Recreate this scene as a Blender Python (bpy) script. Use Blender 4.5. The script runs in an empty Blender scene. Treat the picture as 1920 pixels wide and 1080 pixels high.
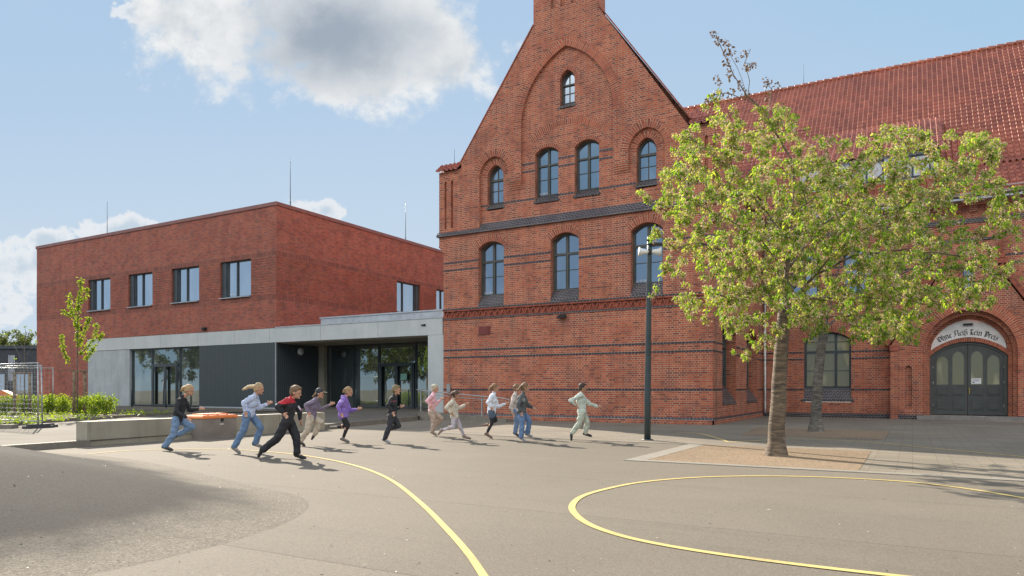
import bpy, bmesh, math, random
import numpy as np
from mathutils import Vector, Matrix, noise
from mathutils.geometry import tessellate_polygon
random.seed(7); rng = np.random.default_rng(7)
R = math.radians; PI = math.pi; CLS = .53; EXPO = .9; BACK_FILL = 3.2
S = bpy.context.scene; COL = S.collection

# ---------------------------------------------------------------- survey
# World axes follow the buildings: x along the gable wall, y into the depth.
F = 1320.0; EYE = 1.25; HY = 730.5; TH = R(29.64); CT, ST = math.cos(TH), math.sin(TH)
def G(x, y, z=0.0):
    t = (EYE - z) * F / (y - HY); a = (x - 960) / F * t
    return Vector((a * CT - t * ST, a * ST + t * CT, z))
def PD(x, y, t):
    a = (x - 960) / F * t
    return Vector((a * CT - t * ST, a * ST + t * CT, EYE + (HY - y) / F * t))
def depth_of(y, z=0.0): return (EYE - z) * F / (y - HY)

# ---------------------------------------------------------------- materials
class NT:
    def __init__(s, tree): s.t = tree
    def n(s, typ, ins=None, **kw):
        nd = s.t.nodes.new(typ)
        for k, v in kw.items(): setattr(nd, k, v)
        for k, v in (ins or {}).items():
            sock = nd.inputs[k]
            if hasattr(v, 'is_linked'): s.t.links.new(v, sock)
            else: sock.default_value = v
        return nd
    def math(s, op, a, b=0.0, c=0.0, clamp=False):
        return s.n('ShaderNodeMath', {0: a, 1: b, 2: c}, operation=op, use_clamp=clamp).outputs[0]
    def mix(s, f, a, b, mode='MIX'):
        nd = s.n('ShaderNodeMix', data_type='RGBA', blend_type=mode)
        for k, v in ((0, f), (6, a), (7, b)):
            if hasattr(v, 'is_linked'): s.t.links.new(v, nd.inputs[k])
            else: nd.inputs[k].default_value = v
        return nd.outputs[2]
    def ramp(s, f, stops, interp='LINEAR'):
        nd = s.n('ShaderNodeValToRGB', {0: f}); cr = nd.color_ramp; cr.interpolation = interp
        while len(cr.elements) > 1: cr.elements.remove(cr.elements[-1])
        cr.elements[0].position = stops[0][0]; cr.elements[0].color = (*stops[0][1][:3], 1)
        for p, c in stops[1:]:
            e = cr.elements.new(p); e.color = (*c[:3], 1)
        return nd.outputs[0]
    def noise(s, vec, scale, detail=3, rough=.55, out=0):
        return s.n('ShaderNodeTexNoise', {'Vector': vec, 'Scale': scale, 'Detail': detail, 'Roughness': rough}).outputs[out]
    def smooth(s, v, a, b):
        nd = s.n('ShaderNodeMapRange', {0: v, 1: a, 2: b, 3: 0.0, 4: 1.0}, interpolation_type='SMOOTHSTEP')
        return nd.outputs[0]
def C4(c): return (c[0], c[1], c[2], 1.0)
def newmat(name):
    m = bpy.data.materials.new(name); m.use_nodes = True
    t = m.node_tree; t.nodes.clear(); k = NT(t)
    out = k.n('ShaderNodeOutputMaterial'); bs = k.n('ShaderNodeBsdfPrincipled')
    t.links.new(bs.outputs[0], out.inputs[0]); return m, k, bs, out
def L(k, a, b): k.t.links.new(a, b)
def uvn(k): return k.n('ShaderNodeUVMap', uv_map='UVMap').outputs[0]
def plain(name, col, rough=.6, metal=0.0, var=.12, scale=3.0, bump=.0, bscale=60.0, spec=.5, col2=None):
    m, k, b, o = newmat(name)
    v = k.n('ShaderNodeTexCoord').outputs['Object']
    nz = k.noise(v, scale, 4)
    c2 = col2 or tuple(c * (1 - 2 * var) for c in col)
    c = k.mix(k.smooth(nz, .3, .7), C4(c2), C4(col if col2 else tuple(min(1, x * (1 + var)) for x in col)))
    L(k, c, b.inputs['Base Color']); b.inputs['Roughness'].default_value = rough
    b.inputs['Metallic'].default_value = metal; b.inputs['Specular IOR Level'].default_value = spec
    if bump:
        bp = k.n('ShaderNodeBump', {'Height': k.noise(v, bscale, 3), 'Strength': bump, 'Distance': .01})
        L(k, bp.outputs[0], b.inputs['Normal'])
    return m
def brickmat(name, stops, mortar, bw=.252, rh=.0788, ms=.011, squash=.5, freq=2, rough=.75, big=.3, bump=.35, patch=None):
    m, k, b, o = newmat(name); uv = uvn(k)
    br = k.n('ShaderNodeTexBrick', {'Vector': uv, 'Color1': (0, 0, 0, 1), 'Color2': (1, 1, 1, 1), 'Mortar': (.5, .5, .5, 1), 'Scale': 1.0,
        'Mortar Size': ms, 'Mortar Smooth': .2, 'Bias': 0.0, 'Brick Width': bw, 'Row Height': rh},
        offset=.5, offset_frequency=2, squash=squash, squash_frequency=freq)
    col = k.ramp(br.outputs[0], stops)
    nz = k.noise(uv, .35, 4, .6)
    if patch:   # areas where the bricks fired darker
        pz = k.noise(uv, .9, 3, .6); dk = k.mix(k.math('MULTIPLY', k.smooth(pz, .52, .66), patch[1]), col, C4(patch[0])); col = dk
    fine = k.noise(uv, 18, 3)
    col = k.mix(1.0, col, k.ramp(nz, [(.25, (1 - big,) * 3), (.75, (1 + big * .25,) * 3)]), 'MULTIPLY')
    col = k.mix(1.0, col, k.ramp(fine, [(.3, (.84,) * 3), (.7, (1.08,) * 3)]), 'MULTIPLY')
    st = k.noise(k.n('ShaderNodeMapping', {'Vector': uv, 'Scale': (2.2, .22, 1)}).outputs[0], 1.0, 5, .65); col = k.mix(1.0, col, k.ramp(st, [(.34, (.78, .76, .76)), (.55, (1.03,) * 3)]), 'MULTIPLY')
    mc = k.mix(k.smooth(k.noise(uv, 1.3, 3), .4, .65), C4(mortar), C4(tuple(x * .6 for x in mortar)))
    col = k.mix(br.outputs[1], col, mc)
    L(k, col, b.inputs['Base Color']); b.inputs['Roughness'].default_value = rough
    h = k.math('SUBTRACT', k.math('MULTIPLY', fine, .3), br.outputs[1])
    bp = k.n('ShaderNodeBump', {'Height': h, 'Strength': bump, 'Distance': .008}); L(k, bp.outputs[0], b.inputs['Normal'])
    return m
M = {}
M['brick'] = brickmat('old_brick', [(0, (.2, .045, .03)), (.14, (.31, .065, .036)), (.32, (.4, .083, .04)), (.62, (.5, .108, .048)), (.86, (.54, .14, .058)), (1, (.36, .068, .036))], (.46, .3, .2), patch=((.22, .06, .045), .5), big=.2)
M['soldier'] = brickmat('arch_brick', [(0, (.28, .06, .034)), (.4, (.43, .09, .043)), (.8, (.52, .12, .052)), (1, (.36, .068, .036))], (.46, .31, .2), bw=.5, rh=.0788, squash=1, ms=.01)
M['glazed'] = brickmat('glazed_dark_brick', [(0, (.022, .017, .022)), (.5, (.036, .026, .034)), (1, (.055, .036, .045))], (.32, .29, .26), bw=.135, rh=.0788, squash=1, rough=.4, ms=.007)
M['newbrick'] = brickmat('new_brick', [(0, (.19, .052, .038)), (.18, (.27, .062, .042)), (.5, (.36, .078, .046)), (.85, (.43, .1, .055)), (1, (.25, .08, .058))], (.34, .19, .13), bw=.25, rh=.0667, squash=1, ms=.008, big=.2)
M['newsoldier'] = brickmat('new_brick_soldier', [(0, (.17, .045, .03)), (.5, (.3, .07, .042)), (1, (.36, .095, .055))], (.2, .13, .1), bw=.0667, rh=.25, squash=1, ms=.009)

def m_frieze():
    return plain('moulded_brick', (.3, .075, .04), .7, var=.25, scale=6)
M['frieze'] = m_frieze()
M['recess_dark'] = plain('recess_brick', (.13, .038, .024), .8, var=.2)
def m_conc(name, a, b_, sc=1.0, stain=.5, rough=.75):
    m, k, b, o = newmat(name); uv = uvn(k)
    n1 = k.noise(uv, .8 * sc, 5, .6); mp = k.n('ShaderNodeMapping', {'Vector': uv, 'Scale': (3.0, .35, 1)}).outputs[0]
    n2 = k.noise(mp, 1.5 * sc, 4, .6); c = k.mix(k.smooth(n1, .3, .7), C4(a), C4(b_))
    c = k.mix(k.math('MULTIPLY', k.smooth(n2, .45, .75), stain), c, C4(tuple(x * .72 for x in b_)))
    f = k.noise(uv, 60, 3); c = k.mix(1.0, c, k.ramp(f, [(.3, (.9,) * 3), (.7, (1.06,) * 3)]), 'MULTIPLY')
    L(k, c, b.inputs['Base Color']); b.inputs['Roughness'].default_value = rough
    bp = k.n('ShaderNodeBump', {'Height': f, 'Strength': .15, 'Distance': .004}); L(k, bp.outputs[0], b.inputs['Normal'])
    return m
M['fascia'] = m_conc('precast_concrete', (.52, .54, .53), (.45, .475, .47), stain=.25)
M['conc_wall'] = m_conc('fair_faced_concrete', (.42, .45, .46), (.33, .36, .37), stain=.6)
M['bench'] = m_conc('weathered_concrete', (.36, .325, .25), (.27, .24, .18), stain=.7)
M['kerb'] = m_conc('kerb_stone', (.23, .205, .165), (.17, .15, .12), 2.5)
M['palekerb'] = m_conc('pale_kerb_stone', (.28, .255, .21), (.235, .212, .175), 2.0, stain=.3)
M['step'] = m_conc('stone_step', (.28, .26, .23), (.2, .18, .16), 2)
def m_panel():
    m, k, b, o = newmat('ribbed_metal_panel'); uv = uvn(k)
    w = k.n('ShaderNodeTexWave', {'Vector': uv, 'Scale': 2.4, 'Distortion': 0.0, 'Detail': 0.0}, wave_type='BANDS', bands_direction='X', wave_profile='SIN').outputs[1]
    c = k.mix(w, (.04, .05, .053, 1), (.062, .075, .08, 1)); L(k, c, b.inputs['Base Color'])
    b.inputs['Roughness'].default_value = .5; b.inputs['Metallic'].default_value = .15
    bp = k.n('ShaderNodeBump', {'Height': w, 'Strength': .6, 'Distance': .02}); L(k, bp.outputs[0], b.inputs['Normal']); return m
M['panel'] = m_panel()
M['coping'] = plain('brown_sheet_coping', (.25, .105, .085), .42, .2, var=.08)
M['zinc'] = plain('sheet_zinc', (.48, .5, .52), .4, .5, var=.08)
M['anthracite'] = plain('anthracite_frame', (.055, .068, .075), .45, .2, var=.08)
M['oldframe'] = plain('grey_green_window_frame', (.07, .073, .062), .5, var=.08)
M['door'] = plain('grey_green_door_paint', (.068, .073, .067), .45, var=.08)
M['steel'] = plain('galvanised_steel', (.42, .43, .42), .45, .7, var=.15, scale=12)
M['darksteel'] = plain('dark_coated_steel', (.055, .075, .08), .4, .3, var=.1)
M['white'] = plain('white_plaster', (.78, .77, .74), .8, var=.04)
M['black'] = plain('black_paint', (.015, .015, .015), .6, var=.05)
M['brass'] = plain('brass', (.5, .36, .12), .3, .9)
M['sticker'] = plain('white_sticker', (.75, .76, .76), .6, var=.03)
M['hornwhite'] = plain('pale_plastic', (.72, .73, .71), .5, var=.05)
M['wood'] = plain('weathered_wood', (.2, .15, .095), .85, var=.25, scale=9, bump=.4, bscale=30)
M['vent'] = plain('red_vent_paint', (.24, .06, .05), .6)
M['orange'] = plain('orange_plastic', (.8, .21, .045), .45, var=.1)
M['binbody'] = plain('grey_bin_plastic', (.25, .215, .185), .55, var=.08)
M['rubber'] = plain('recycled_rubber', (.06, .06, .062), .8)
M['darkclad'] = plain('dark_blue_cladding', (.035, .042, .052), .6, var=.1)
def m_glass(name, refl, tint, base, rough=.015):
    m, k, b, o = newmat(name)
    b.inputs['Roughness'].default_value = .25; cv = k.n('ShaderNodeMapping', {'Vector': k.n('ShaderNodeNewGeometry').outputs['Position'], 'Scale': (1.1, 1.1, .35)}).outputs[0]
    L(k, k.mix(k.smooth(k.noise(cv, 1.0, 2), .5, .62), C4(base), C4(tuple(x * 2 + .06 for x in base))), b.inputs['Base Color'])
    gl = k.n('ShaderNodeBsdfGlossy', {'Color': C4(tint), 'Roughness': rough})
    v = k.n('ShaderNodeTexCoord').outputs['Object']
    bp = k.n('ShaderNodeBump', {'Height': k.noise(v, .9, 1), 'Strength': .05, 'Distance': .05}); L(k, bp.outputs[0], gl.inputs['Normal'])
    fr = k.n('ShaderNodeFresnel', {'IOR': 1.5}).outputs[0]
    f = k.math('ADD', k.math('MULTIPLY', fr, .8), refl, clamp=True)
    mx = k.n('ShaderNodeMixShader', {0: f, 1: b.outputs[0], 2: gl.outputs[0]}); L(k, mx.outputs[0], o.inputs[0]); return m
M['glass_old'] = m_glass('window_glass', .3, (.72, .86, 1), (.02, .025, .03))
M['glass_new'] = m_glass('coated_glass', .5, (.9, .95, 1), (.015, .018, .02))
M['glass_shop'] = m_glass('entrance_glass', .28, (.85, .95, .9), (.012, .016, .014))
M['glass_warm'] = m_glass('old_door_glass', .06, (.95, .9, .7), (.13, .115, .045), .06)
def m_tile():
    m, k, b, o = newmat('clay_pantile'); uv = uvn(k)
    br = k.n('ShaderNodeTexBrick', {'Vector': uv, 'Color1': (0, 0, 0, 1), 'Color2': (1, 1, 1, 1), 'Mortar': (.5,) * 3 + (1,), 'Scale': 1.0, 'Mortar Size': 0.0,
        'Brick Width': .22, 'Row Height': .37}, offset=0.0, squash=1.0).outputs[0]
    c = k.ramp(br, [(0, (.3, .08, .04)), (.5, (.4, .11, .054)), (1, (.48, .145, .075))])
    n1 = k.noise(uv, .5, 4); c = k.mix(1.0, c, k.ramp(n1, [(.3, (.8,) * 3), (.7, (1.1,) * 3)]), 'MULTIPLY')
    L(k, c, b.inputs['Base Color']); b.inputs['Roughness'].default_value = .4; b.inputs['Specular IOR Level'].default_value = .6; return m
M['tile'] = m_tile()
def m_asphalt(name, a, b_, speck, coarse, rough=.85, bump=.5, rim=None, seams=False):
    m, k, b, o = newmat(name); v = k.n('ShaderNodeNewGeometry').outputs['Position']
    n1 = k.noise(v, .25, 5, .6); c = k.mix(k.smooth(n1, .3, .7), C4(a), C4(b_))
    if rim: c = k.mix(k.smooth(k.math('ADD', k.n('ShaderNodeAttribute', attribute_name='rim').outputs[2], k.math('MULTIPLY', k.noise(v, 1.1, 5), .3)), .88, 1.1), c, C4(rim))
    # faint seams and tyre-worn streaks
    mp = k.n('ShaderNodeMapping', {'Vector': v, 'Rotation': (0, 0, .1), 'Scale': (.12, 2.2, 1)}).outputs[0]
    c = k.mix(k.math('MULTIPLY', k.smooth(k.noise(mp, 1.0, 4, .6), .55, .75), .25), c, C4(tuple(x * .7 for x in b_)))
    vo = k.n('ShaderNodeTexVoronoi', {'Vector': v, 'Scale': coarse}).outputs
    g = k.ramp(vo[1], [(0, (1 - speck,) * 3), (.5, (1,) * 3), (1, (1 + speck,) * 3)])
    c = k.mix(1.0, c, g, 'MULTIPLY')
    n3 = k.noise(v, 55, 4, .7); c = k.mix(1.0, c, k.ramp(n3, [(.32, (1 - speck * .7,) * 3), (.68, (1 + speck * .5,) * 3)]), 'MULTIPLY')
    if seams:
        yv = k.n('ShaderNodeSeparateXYZ', {0: v}).outputs[1]; jit = k.math('MULTIPLY', k.math('SUBTRACT', k.noise(v, 2.5, 5), .5), .06)
        q = k.math('DIVIDE', k.math('SUBTRACT', k.math('ADD', yv, jit), 3.78 - 2.65 * 20), 2.65); fr = k.math('FRACT', q)
        dd = k.math('MINIMUM', fr, k.math('SUBTRACT', 1.0, fr)); c = k.mix(k.math('MULTIPLY', k.math('LESS_THAN', dd, .0032), .42), c, (.03, .025, .02, 1))
        lane = k.n('ShaderNodeTexWhiteNoise', {'W': k.math('FLOOR', q)}, noise_dimensions='1D').outputs[0]
        c = k.mix(1.0, c, k.ramp(lane, [(0, (.93,) * 3), (1, (1.05,) * 3)]), 'MULTIPLY')
        vs = k.n('ShaderNodeTexVoronoi', {'Vector': v, 'Scale': 1.2}).outputs[0]; c = k.mix(k.math('LESS_THAN', vs, .02), c, (.5, .46, .38, 1))
    vd = k.n('ShaderNodeTexVoronoi', {'Vector': v, 'Scale': 3.1}).outputs[0]
    c = k.mix(k.math('LESS_THAN', vd, .042), c, (.035, .03, .025, 1))
    L(k, c, b.inputs['Base Color']); b.inputs['Roughness'].default_value = rough; b.inputs['Specular IOR Level'].default_value = .15
    h = k.math('ADD', k.math('MULTIPLY', vo[0], .5), n3); bp = k.n('ShaderNodeBump', {'Height': h, 'Strength': bump, 'Distance': .006}); L(k, bp.outputs[0], b.inputs['Normal']); return m
M['asphalt'] = m_asphalt('worn_pale_asphalt', (.205, .178, .141), (.176, .153, .122), .2, 90, bump=.35, seams=True)
M['asphalt2'] = m_asphalt('coarse_dark_asphalt', (.046, .042, .037), (.027, .025, .023), .5, 80, .9, .5, rim=(.178, .155, .123))
M['gravel'] = m_asphalt('tan_gravel', (.29, .215, .145), (.225, .167, .114), .5, 60, .95, 1.0)
M['soil'] = m_asphalt('planting_soil', (.16, .13, .1), (.1, .08, .06), .5, 40, .95, 1.0)
def m_paver(name, a, b_, bw, rh, rot=0.0):
    m, k, b, o = newmat(name); v = k.n('ShaderNodeNewGeometry').outputs['Position']
    mp = k.n('ShaderNodeMapping', {'Vector': v, 'Rotation': (0, 0, rot)}).outputs[0]
    br = k.n('ShaderNodeTexBrick', {'Vector': mp, 'Color1': (0, 0, 0, 1), 'Color2': (1, 1, 1, 1), 'Mortar': (.5,) * 3 + (1,), 'Scale': 1.0, 'Mortar Size': .006, 'Mortar Smooth': .1,
        'Brick Width': bw, 'Row Height': rh}, offset=.37, squash=1.0).outputs
    c = k.mix(br[0], C4(a), C4(b_)); n1 = k.noise(v, .4, 4); c = k.mix(1.0, c, k.ramp(n1, [(.3, (.85,) * 3), (.7, (1.08,) * 3)]), 'MULTIPLY')
    n3 = k.noise(v, 60, 3); c = k.mix(1.0, c, k.ramp(n3, [(.3, (.86,) * 3), (.7, (1.12,) * 3)]), 'MULTIPLY')
    c = k.mix(br[1], c, C4(tuple(x * .45 for x in a))); L(k, c, b.inputs['Base Color']); b.inputs['Roughness'].default_value = .85; b.inputs['Specular IOR Level'].default_value = .15
    bp = k.n('ShaderNodeBump', {'Height': k.math('SUBTRACT', n3, br[1]), 'Strength': .25, 'Distance': .004}); L(k, bp.outputs[0], b.inputs['Normal']); return m
M['paver'] = m_paver('sand_coloured_pavers', (.26, .226, .178), (.21, .184, .147), .6, .2)
M['slab'] = m_paver('grey_terrace_slabs', (.165, .146, .118), (.138, .124, .103), .8, .4)
def m_paint():
    m, k, b, o = newmat('worn_yellow_road_paint'); v = k.n('ShaderNodeNewGeometry').outputs['Position']
    w = k.math('MULTIPLY', k.smooth(k.math('ADD', k.math('MULTIPLY', k.noise(v, 70, 4, .7), .6), k.math('MULTIPLY', k.noise(v, 1.5, 3), .4)), .5, .6), .5)
    c = k.mix(w, k.mix(k.noise(v, .8, 3), (.56, .42, .14, 1), (.62, .5, .22, 1)), (.24, .19, .12, 1)); L(k, c, b.inputs['Base Color']); b.inputs['Roughness'].default_value = .8
    b.inputs['Specular IOR Level'].default_value = .2; bp = k.n('ShaderNodeBump', {'Height': k.noise(v, 60, 3), 'Strength': .4, 'Distance': .005}); L(k, bp.outputs[0], b.inputs['Normal']); return m
M['yellow'] = m_paint()
def m_bark(name, a, b_):
    m, k, b, o = newmat(name); v = k.n('ShaderNodeTexCoord').outputs['Object']
    mp = k.n('ShaderNodeMapping', {'Vector': v, 'Scale': (5, 5, 26)}).outputs[0]
    n = k.noise(mp, 1.0, 5, .65); c = k.ramp(n, [(.3, a), (.5, b_), (.62, tuple(x * 1.9 for x in b_)), (.72, a)])
    n2 = k.noise(v, 2.2, 4); c = k.mix(1.0, c, k.ramp(n2, [(.35, (.65,) * 3), (.65, (1.1,) * 3)]), 'MULTIPLY')
    L(k, c, b.inputs['Base Color']); b.inputs['Roughness'].default_value = .7
    bp = k.n('ShaderNodeBump', {'Height': n, 'Strength': .8, 'Distance': .02}); L(k, bp.outputs[0], b.inputs['Normal']); return m
M['bark'] = m_bark('cherry_bark', (.04, .028, .018), (.13, .093, .058))
M['bark2'] = m_bark('grey_bark', (.06, .052, .042), (.12, .105, .085))
def m_leaf(name, stops, tr=.5, trs=1.0):
    m, k, b, o = newmat(name); g = k.n('ShaderNodeNewGeometry').outputs['Random Per Island']
    c = k.ramp(g, stops); L(k, c, b.inputs['Base Color']); b.inputs['Roughness'].default_value = .5; b.inputs['Specular IOR Level'].default_value = .35
    tc = k.mix(1.0, c, (trs * 1.4, trs * 1.4, trs * .6, 1), 'MULTIPLY')
    t = k.n('ShaderNodeBsdfTranslucent', {'Color': tc}); mx = k.n('ShaderNodeMixShader', {0: tr, 1: b.outputs[0], 2: t.outputs[0]}); L(k, mx.outputs[0], o.inputs[0]); return m
M['leaf'] = m_leaf('young_cherry_leaf', [(0, (.07, .16, .015)), (.35, (.17, .31, .03)), (.75, (.34, .46, .06)), (1, (.47, .45, .13))], .55, 1.15)
M['blossom'] = m_leaf('faded_pink_blossom', [(0, (.34, .2, .14)), (.5, (.6, .42, .33)), (1, (.85, .7, .6))], .35, .75)
M['bud'] = m_leaf('brown_bud', [(0, (.12, .07, .04)), (1, (.34, .2, .12))], .25, .6)
M['leaf2'] = m_leaf('hedge_leaf', [(0, (.12, .2, .02)), (.5, (.22, .31, .035)), (1, (.34, .4, .06))], .5, 1.1)
M['leaf3'] = m_leaf('far_leaf', [(0, (.06, .085, .02)), (.5, (.1, .13, .03)), (1, (.16, .17, .05))], .4, .9)

# ---------------------------------------------------------------- meshes
class MB:
    def __init__(s): s.v = []; s.f = []; s.m = []; s.uv = []; s.sm = []
    def face(s, pts, mat=0, uv=None, sm=False):
        i = len(s.v); s.v.extend([tuple(p) for p in pts]); s.f.append(tuple(range(i, i + len(pts)))); s.m.append(mat); s.uv.append(uv); s.sm.append(sm)
    def raw(s, vs, fs, mat=0, sm=True):
        i = len(s.v); s.v.extend([tuple(p) for p in vs])
        for f in fs: s.f.append(tuple(i + j for j in f)); s.m.append(mat); s.uv.append(None); s.sm.append(sm)
    def box(s, x0, x1, y0, y1, z0, z1, mat=0):
        x0, x1 = sorted((x0, x1)); y0, y1 = sorted((y0, y1)); z0, z1 = sorted((z0, z1))
        v = [(x0, y0, z0), (x1, y0, z0), (x1, y1, z0), (x0, y1, z0), (x0, y0, z1), (x1, y0, z1), (x1, y1, z1), (x0, y1, z1)]
        s.raw(v, [(3, 2, 1, 0), (4, 5, 6, 7), (0, 1, 5, 4), (1, 2, 6, 5), (2, 3, 7, 6), (3, 0, 4, 7)], mat, False)
    def obox(s, c, ax, ay, az, mat=0):
        c = Vector(c); v = [c + ax * i + ay * j + az * k for k in (-1, 1) for j in (-1, 1) for i in (-1, 1)]
        s.raw(v, [(0, 2, 3, 1), (4, 5, 7, 6), (0, 1, 5, 4), (1, 3, 7, 5), (3, 2, 6, 7), (2, 0, 4, 6)], mat, False)
    def bar(s, p, q, w, h=None, mat=0):
        p = Vector(p); q = Vector(q); d = (q - p); l = d.length / 2; d.normalize(); h = h or w
        up = Vector((0, 0, 1)) if abs(d.z) < .9 else Vector((1, 0, 0)); a = d.cross(up).normalized(); b = a.cross(d)
        s.obox((p + q) / 2, d * l, a * w / 2, b * h / 2, mat)
    def tube(s, pts, rs, n=8, mat=0, cap=True, sm=True):
        pts = [Vector(p) for p in pts]; rs = rs if hasattr(rs, '__len__') else [rs] * len(pts)
        V = []; pa = None
        for i, p in enumerate(pts):
            d = (pts[min(i + 1, len(pts) - 1)] - pts[max(i - 1, 0)]).normalized()
            if pa is None:
                up = Vector((0, 0, 1)) if abs(d.z) < .9 else Vector((1, 0, 0)); pa = d.cross(up).normalized()
            else: pa = (pa - d * pa.dot(d)).normalized()
            b = d.cross(pa)
            for j in range(n): V.append(p + (pa * math.cos(2 * PI * j / n) + b * math.sin(2 * PI * j / n)) * rs[i])
        fs = [(i * n + j, i * n + (j + 1) % n, (i + 1) * n + (j + 1) % n, (i + 1) * n + j) for i in range(len(pts) - 1) for j in range(n)]
        if cap: fs.append(tuple(range(n - 1, -1, -1))); fs.append(tuple((len(pts) - 1) * n + j for j in range(n)))
        s.raw(V, fs, mat, sm)
    def prism(s, pts, off, mat=0, uvf=None):
        # pts: planar loop, off: extrusion vector; closed solid
        off = Vector(off); a = [Vector(p) for p in pts]; b = [p + off for p in a]
        tr = tessellate_polygon([a])
        for t in tr: s.face([a[i] for i in t], mat); s.face([b[i] for i in reversed(t)], mat)
        for i in range(len(a)): j = (i + 1) % len(a); s.face([a[i], a[j], b[j], b[i]], mat)
    def capsule(s, p, q, r1, r2, n=12, mat=0):
        p = Vector(p); q = Vector(q); d = q - p
        if d.length < 1e-5: d = Vector((0, 0, 1e-4))
        d.normalize(); pts = []; rs = []
        for a in (-88, -60, -30, 0): pts.append(p + d * r1 * math.sin(R(a))); rs.append(r1 * math.cos(R(a)))
        for a in (0, 30, 60, 88): pts.append(q + d * r2 * math.sin(R(a))); rs.append(r2 * math.cos(R(a)))
        s.tube(pts, rs, n, mat)
    def ellip(s, c, ax, ay, az, n=14, m=9, mat=0):
        c = Vector(c); V = []; fs = []
        for i in range(m + 1):
            ph = PI * (i + .001) / (m + .002) - PI / 2
            for j in range(n):
                t = 2 * PI * j / n; V.append(c + ax * math.cos(ph) * math.cos(t) + ay * math.cos(ph) * math.sin(t) + az * math.sin(ph))
        for i in range(m):
            for j in range(n): fs.append((i * n + j, i * n + (j + 1) % n, (i + 1) * n + (j + 1) % n, (i + 1) * n + j))
        fs.append(tuple(range(n - 1, -1, -1))); fs.append(tuple(m * n + j for j in range(n))); s.raw(V, fs, mat, True)
    def build(s, name, mats, parent=None, recalc=False):
        if not isinstance(mats, (list, tuple)): mats = [mats]
        off = wloc(parent) if parent else Vector((0, 0, 0))
        me = bpy.data.meshes.new(name); V = np.array(s.v, dtype=np.float64) if s.v else np.zeros((0, 3))
        me.from_pydata([tuple(x) for x in (V - np.array(off))], [], s.f)
        for m in mats: me.materials.append(m)
        me.polygons.foreach_set('material_index', s.m); me.polygons.foreach_set('use_smooth', s.sm)
        uv = me.uv_layers.new(name='UVMap'); me.update()
        nr = np.zeros(len(me.polygons) * 3); me.polygons.foreach_get('normal', nr); nr = np.abs(nr.reshape(-1, 3))
        buf = np.zeros((len(me.loops), 2)); li = 0
        for pi, f in enumerate(s.f):
            k = len(f)
            if s.uv[pi] is not None: buf[li:li + k] = s.uv[pi]
            else:
                n = nr[pi]; P = V[list(f)]
                if n[2] >= n[0] and n[2] >= n[1] and n[2] > .8: buf[li:li + k] = P[:, [0, 1]]
                elif n[0] > n[1]: buf[li:li + k] = P[:, [1, 2]]
                else: buf[li:li + k] = P[:, [0, 2]]
            li += k
        uv.data.foreach_set('uv', buf.ravel())
        if recalc:
            bm = bmesh.new(); bm.from_mesh(me); bmesh.ops.recalc_face_normals(bm, faces=bm.faces); bm.to_mesh(me); bm.free()
        o = bpy.data.objects.new(name, me); COL.objects.link(o)
        if parent: o.parent = parent
        return o
def wloc(o):
    p = Vector((0, 0, 0))
    while o is not None: p += o.location; o = o.parent
    return p
def fastmesh(name, V, Fa, mat, parent=None, sm=False):
    off = np.array(wloc(parent)) if parent else 0
    me = bpy.data.meshes.new(name); V = np.asarray(V, dtype=np.float32) - off; Fa = np.asarray(Fa, dtype=np.int32)
    me.vertices.add(len(V)); me.vertices.foreach_set('co', V.astype(np.float32).ravel())
    k = Fa.shape[1]; me.loops.add(Fa.size); me.loops.foreach_set('vertex_index', Fa.ravel())
    me.polygons.add(len(Fa)); me.polygons.foreach_set('loop_start', np.arange(len(Fa), dtype=np.int32) * k)
    me.polygons.foreach_set('use_smooth', np.full(len(Fa), sm)); me.materials.append(mat); me.update(calc_edges=True); me.validate()
    o = bpy.data.objects.new(name, me); COL.objects.link(o)
    if parent: o.parent = parent
    return o
def tag(o, label=None, cat=None, group=None, kind=None):
    if label: o['label'] = label
    if cat: o['category'] = cat
    if group: o['group'] = group
    if kind: o['kind'] = kind
    return o
def thing(name, label, cat, loc=(0, 0, 0), group=None):
    o = bpy.data.objects.new(name, None); COL.objects.link(o); o.location = loc; o.empty_display_size = .3
    return tag(o, label, cat, group)
def struct(name, mb, mats): return tag(mb.build(name, mats), kind='structure')

# ---------------------------------------------------------------- wall helpers
class Plane:
    """O + U a + V b, N outward; d>0 goes inwards"""
    def __init__(s, O, U, V, N): s.O, s.U, s.V, s.N = map(Vector, (O, U, V, N))
    def P(s, a, b, d=0.0): return s.O + s.U * a + s.V * b - s.N * d
def planeY(y): return Plane((0, y, 0), (1, 0, 0), (0, 0, 1), (0, -1, 0))
def planeX(x, sgn=1): return Plane((x, 0, 0), (0, 1, 0), (0, 0, 1), (sgn, 0, 0))
def sheet(mb, pl, outer, holes, d=0.0, mat=0, rev=0.0, revmat=None, skip=None, thick=0.0):
    loops = [[Vector((a, b, 0)) for a, b in outer]] + [[Vector((a, b, 0)) for a, b in h] for h in holes]
    flat = [p for l in loops for p in l]
    for t in tessellate_polygon(loops):
        q = [pl.P(flat[i].x, flat[i].y, d) for i in t]
        n = (q[1] - q[0]).cross(q[2] - q[0])
        if n.length < 1e-9: continue
        if n.dot(pl.N) < 0: q.reverse()
        mb.face(q, mat)
    if rev:
        for h in holes:
            for i in range(len(h)):
                a, b = h[i], h[(i + 1) % len(h)]
                mb.face([pl.P(*a, d), pl.P(*b, d), pl.P(*b, d + rev), pl.P(*a, d + rev)], mat if revmat is None else revmat)
    if thick:
        for i in range(len(outer)):
            a, b = outer[i], outer[(i + 1) % len(outer)]
            mb.face([pl.P(*a, d), pl.P(*b, d), pl.P(*b, d + thick), pl.P(*a, d + thick)], mat)
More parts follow.
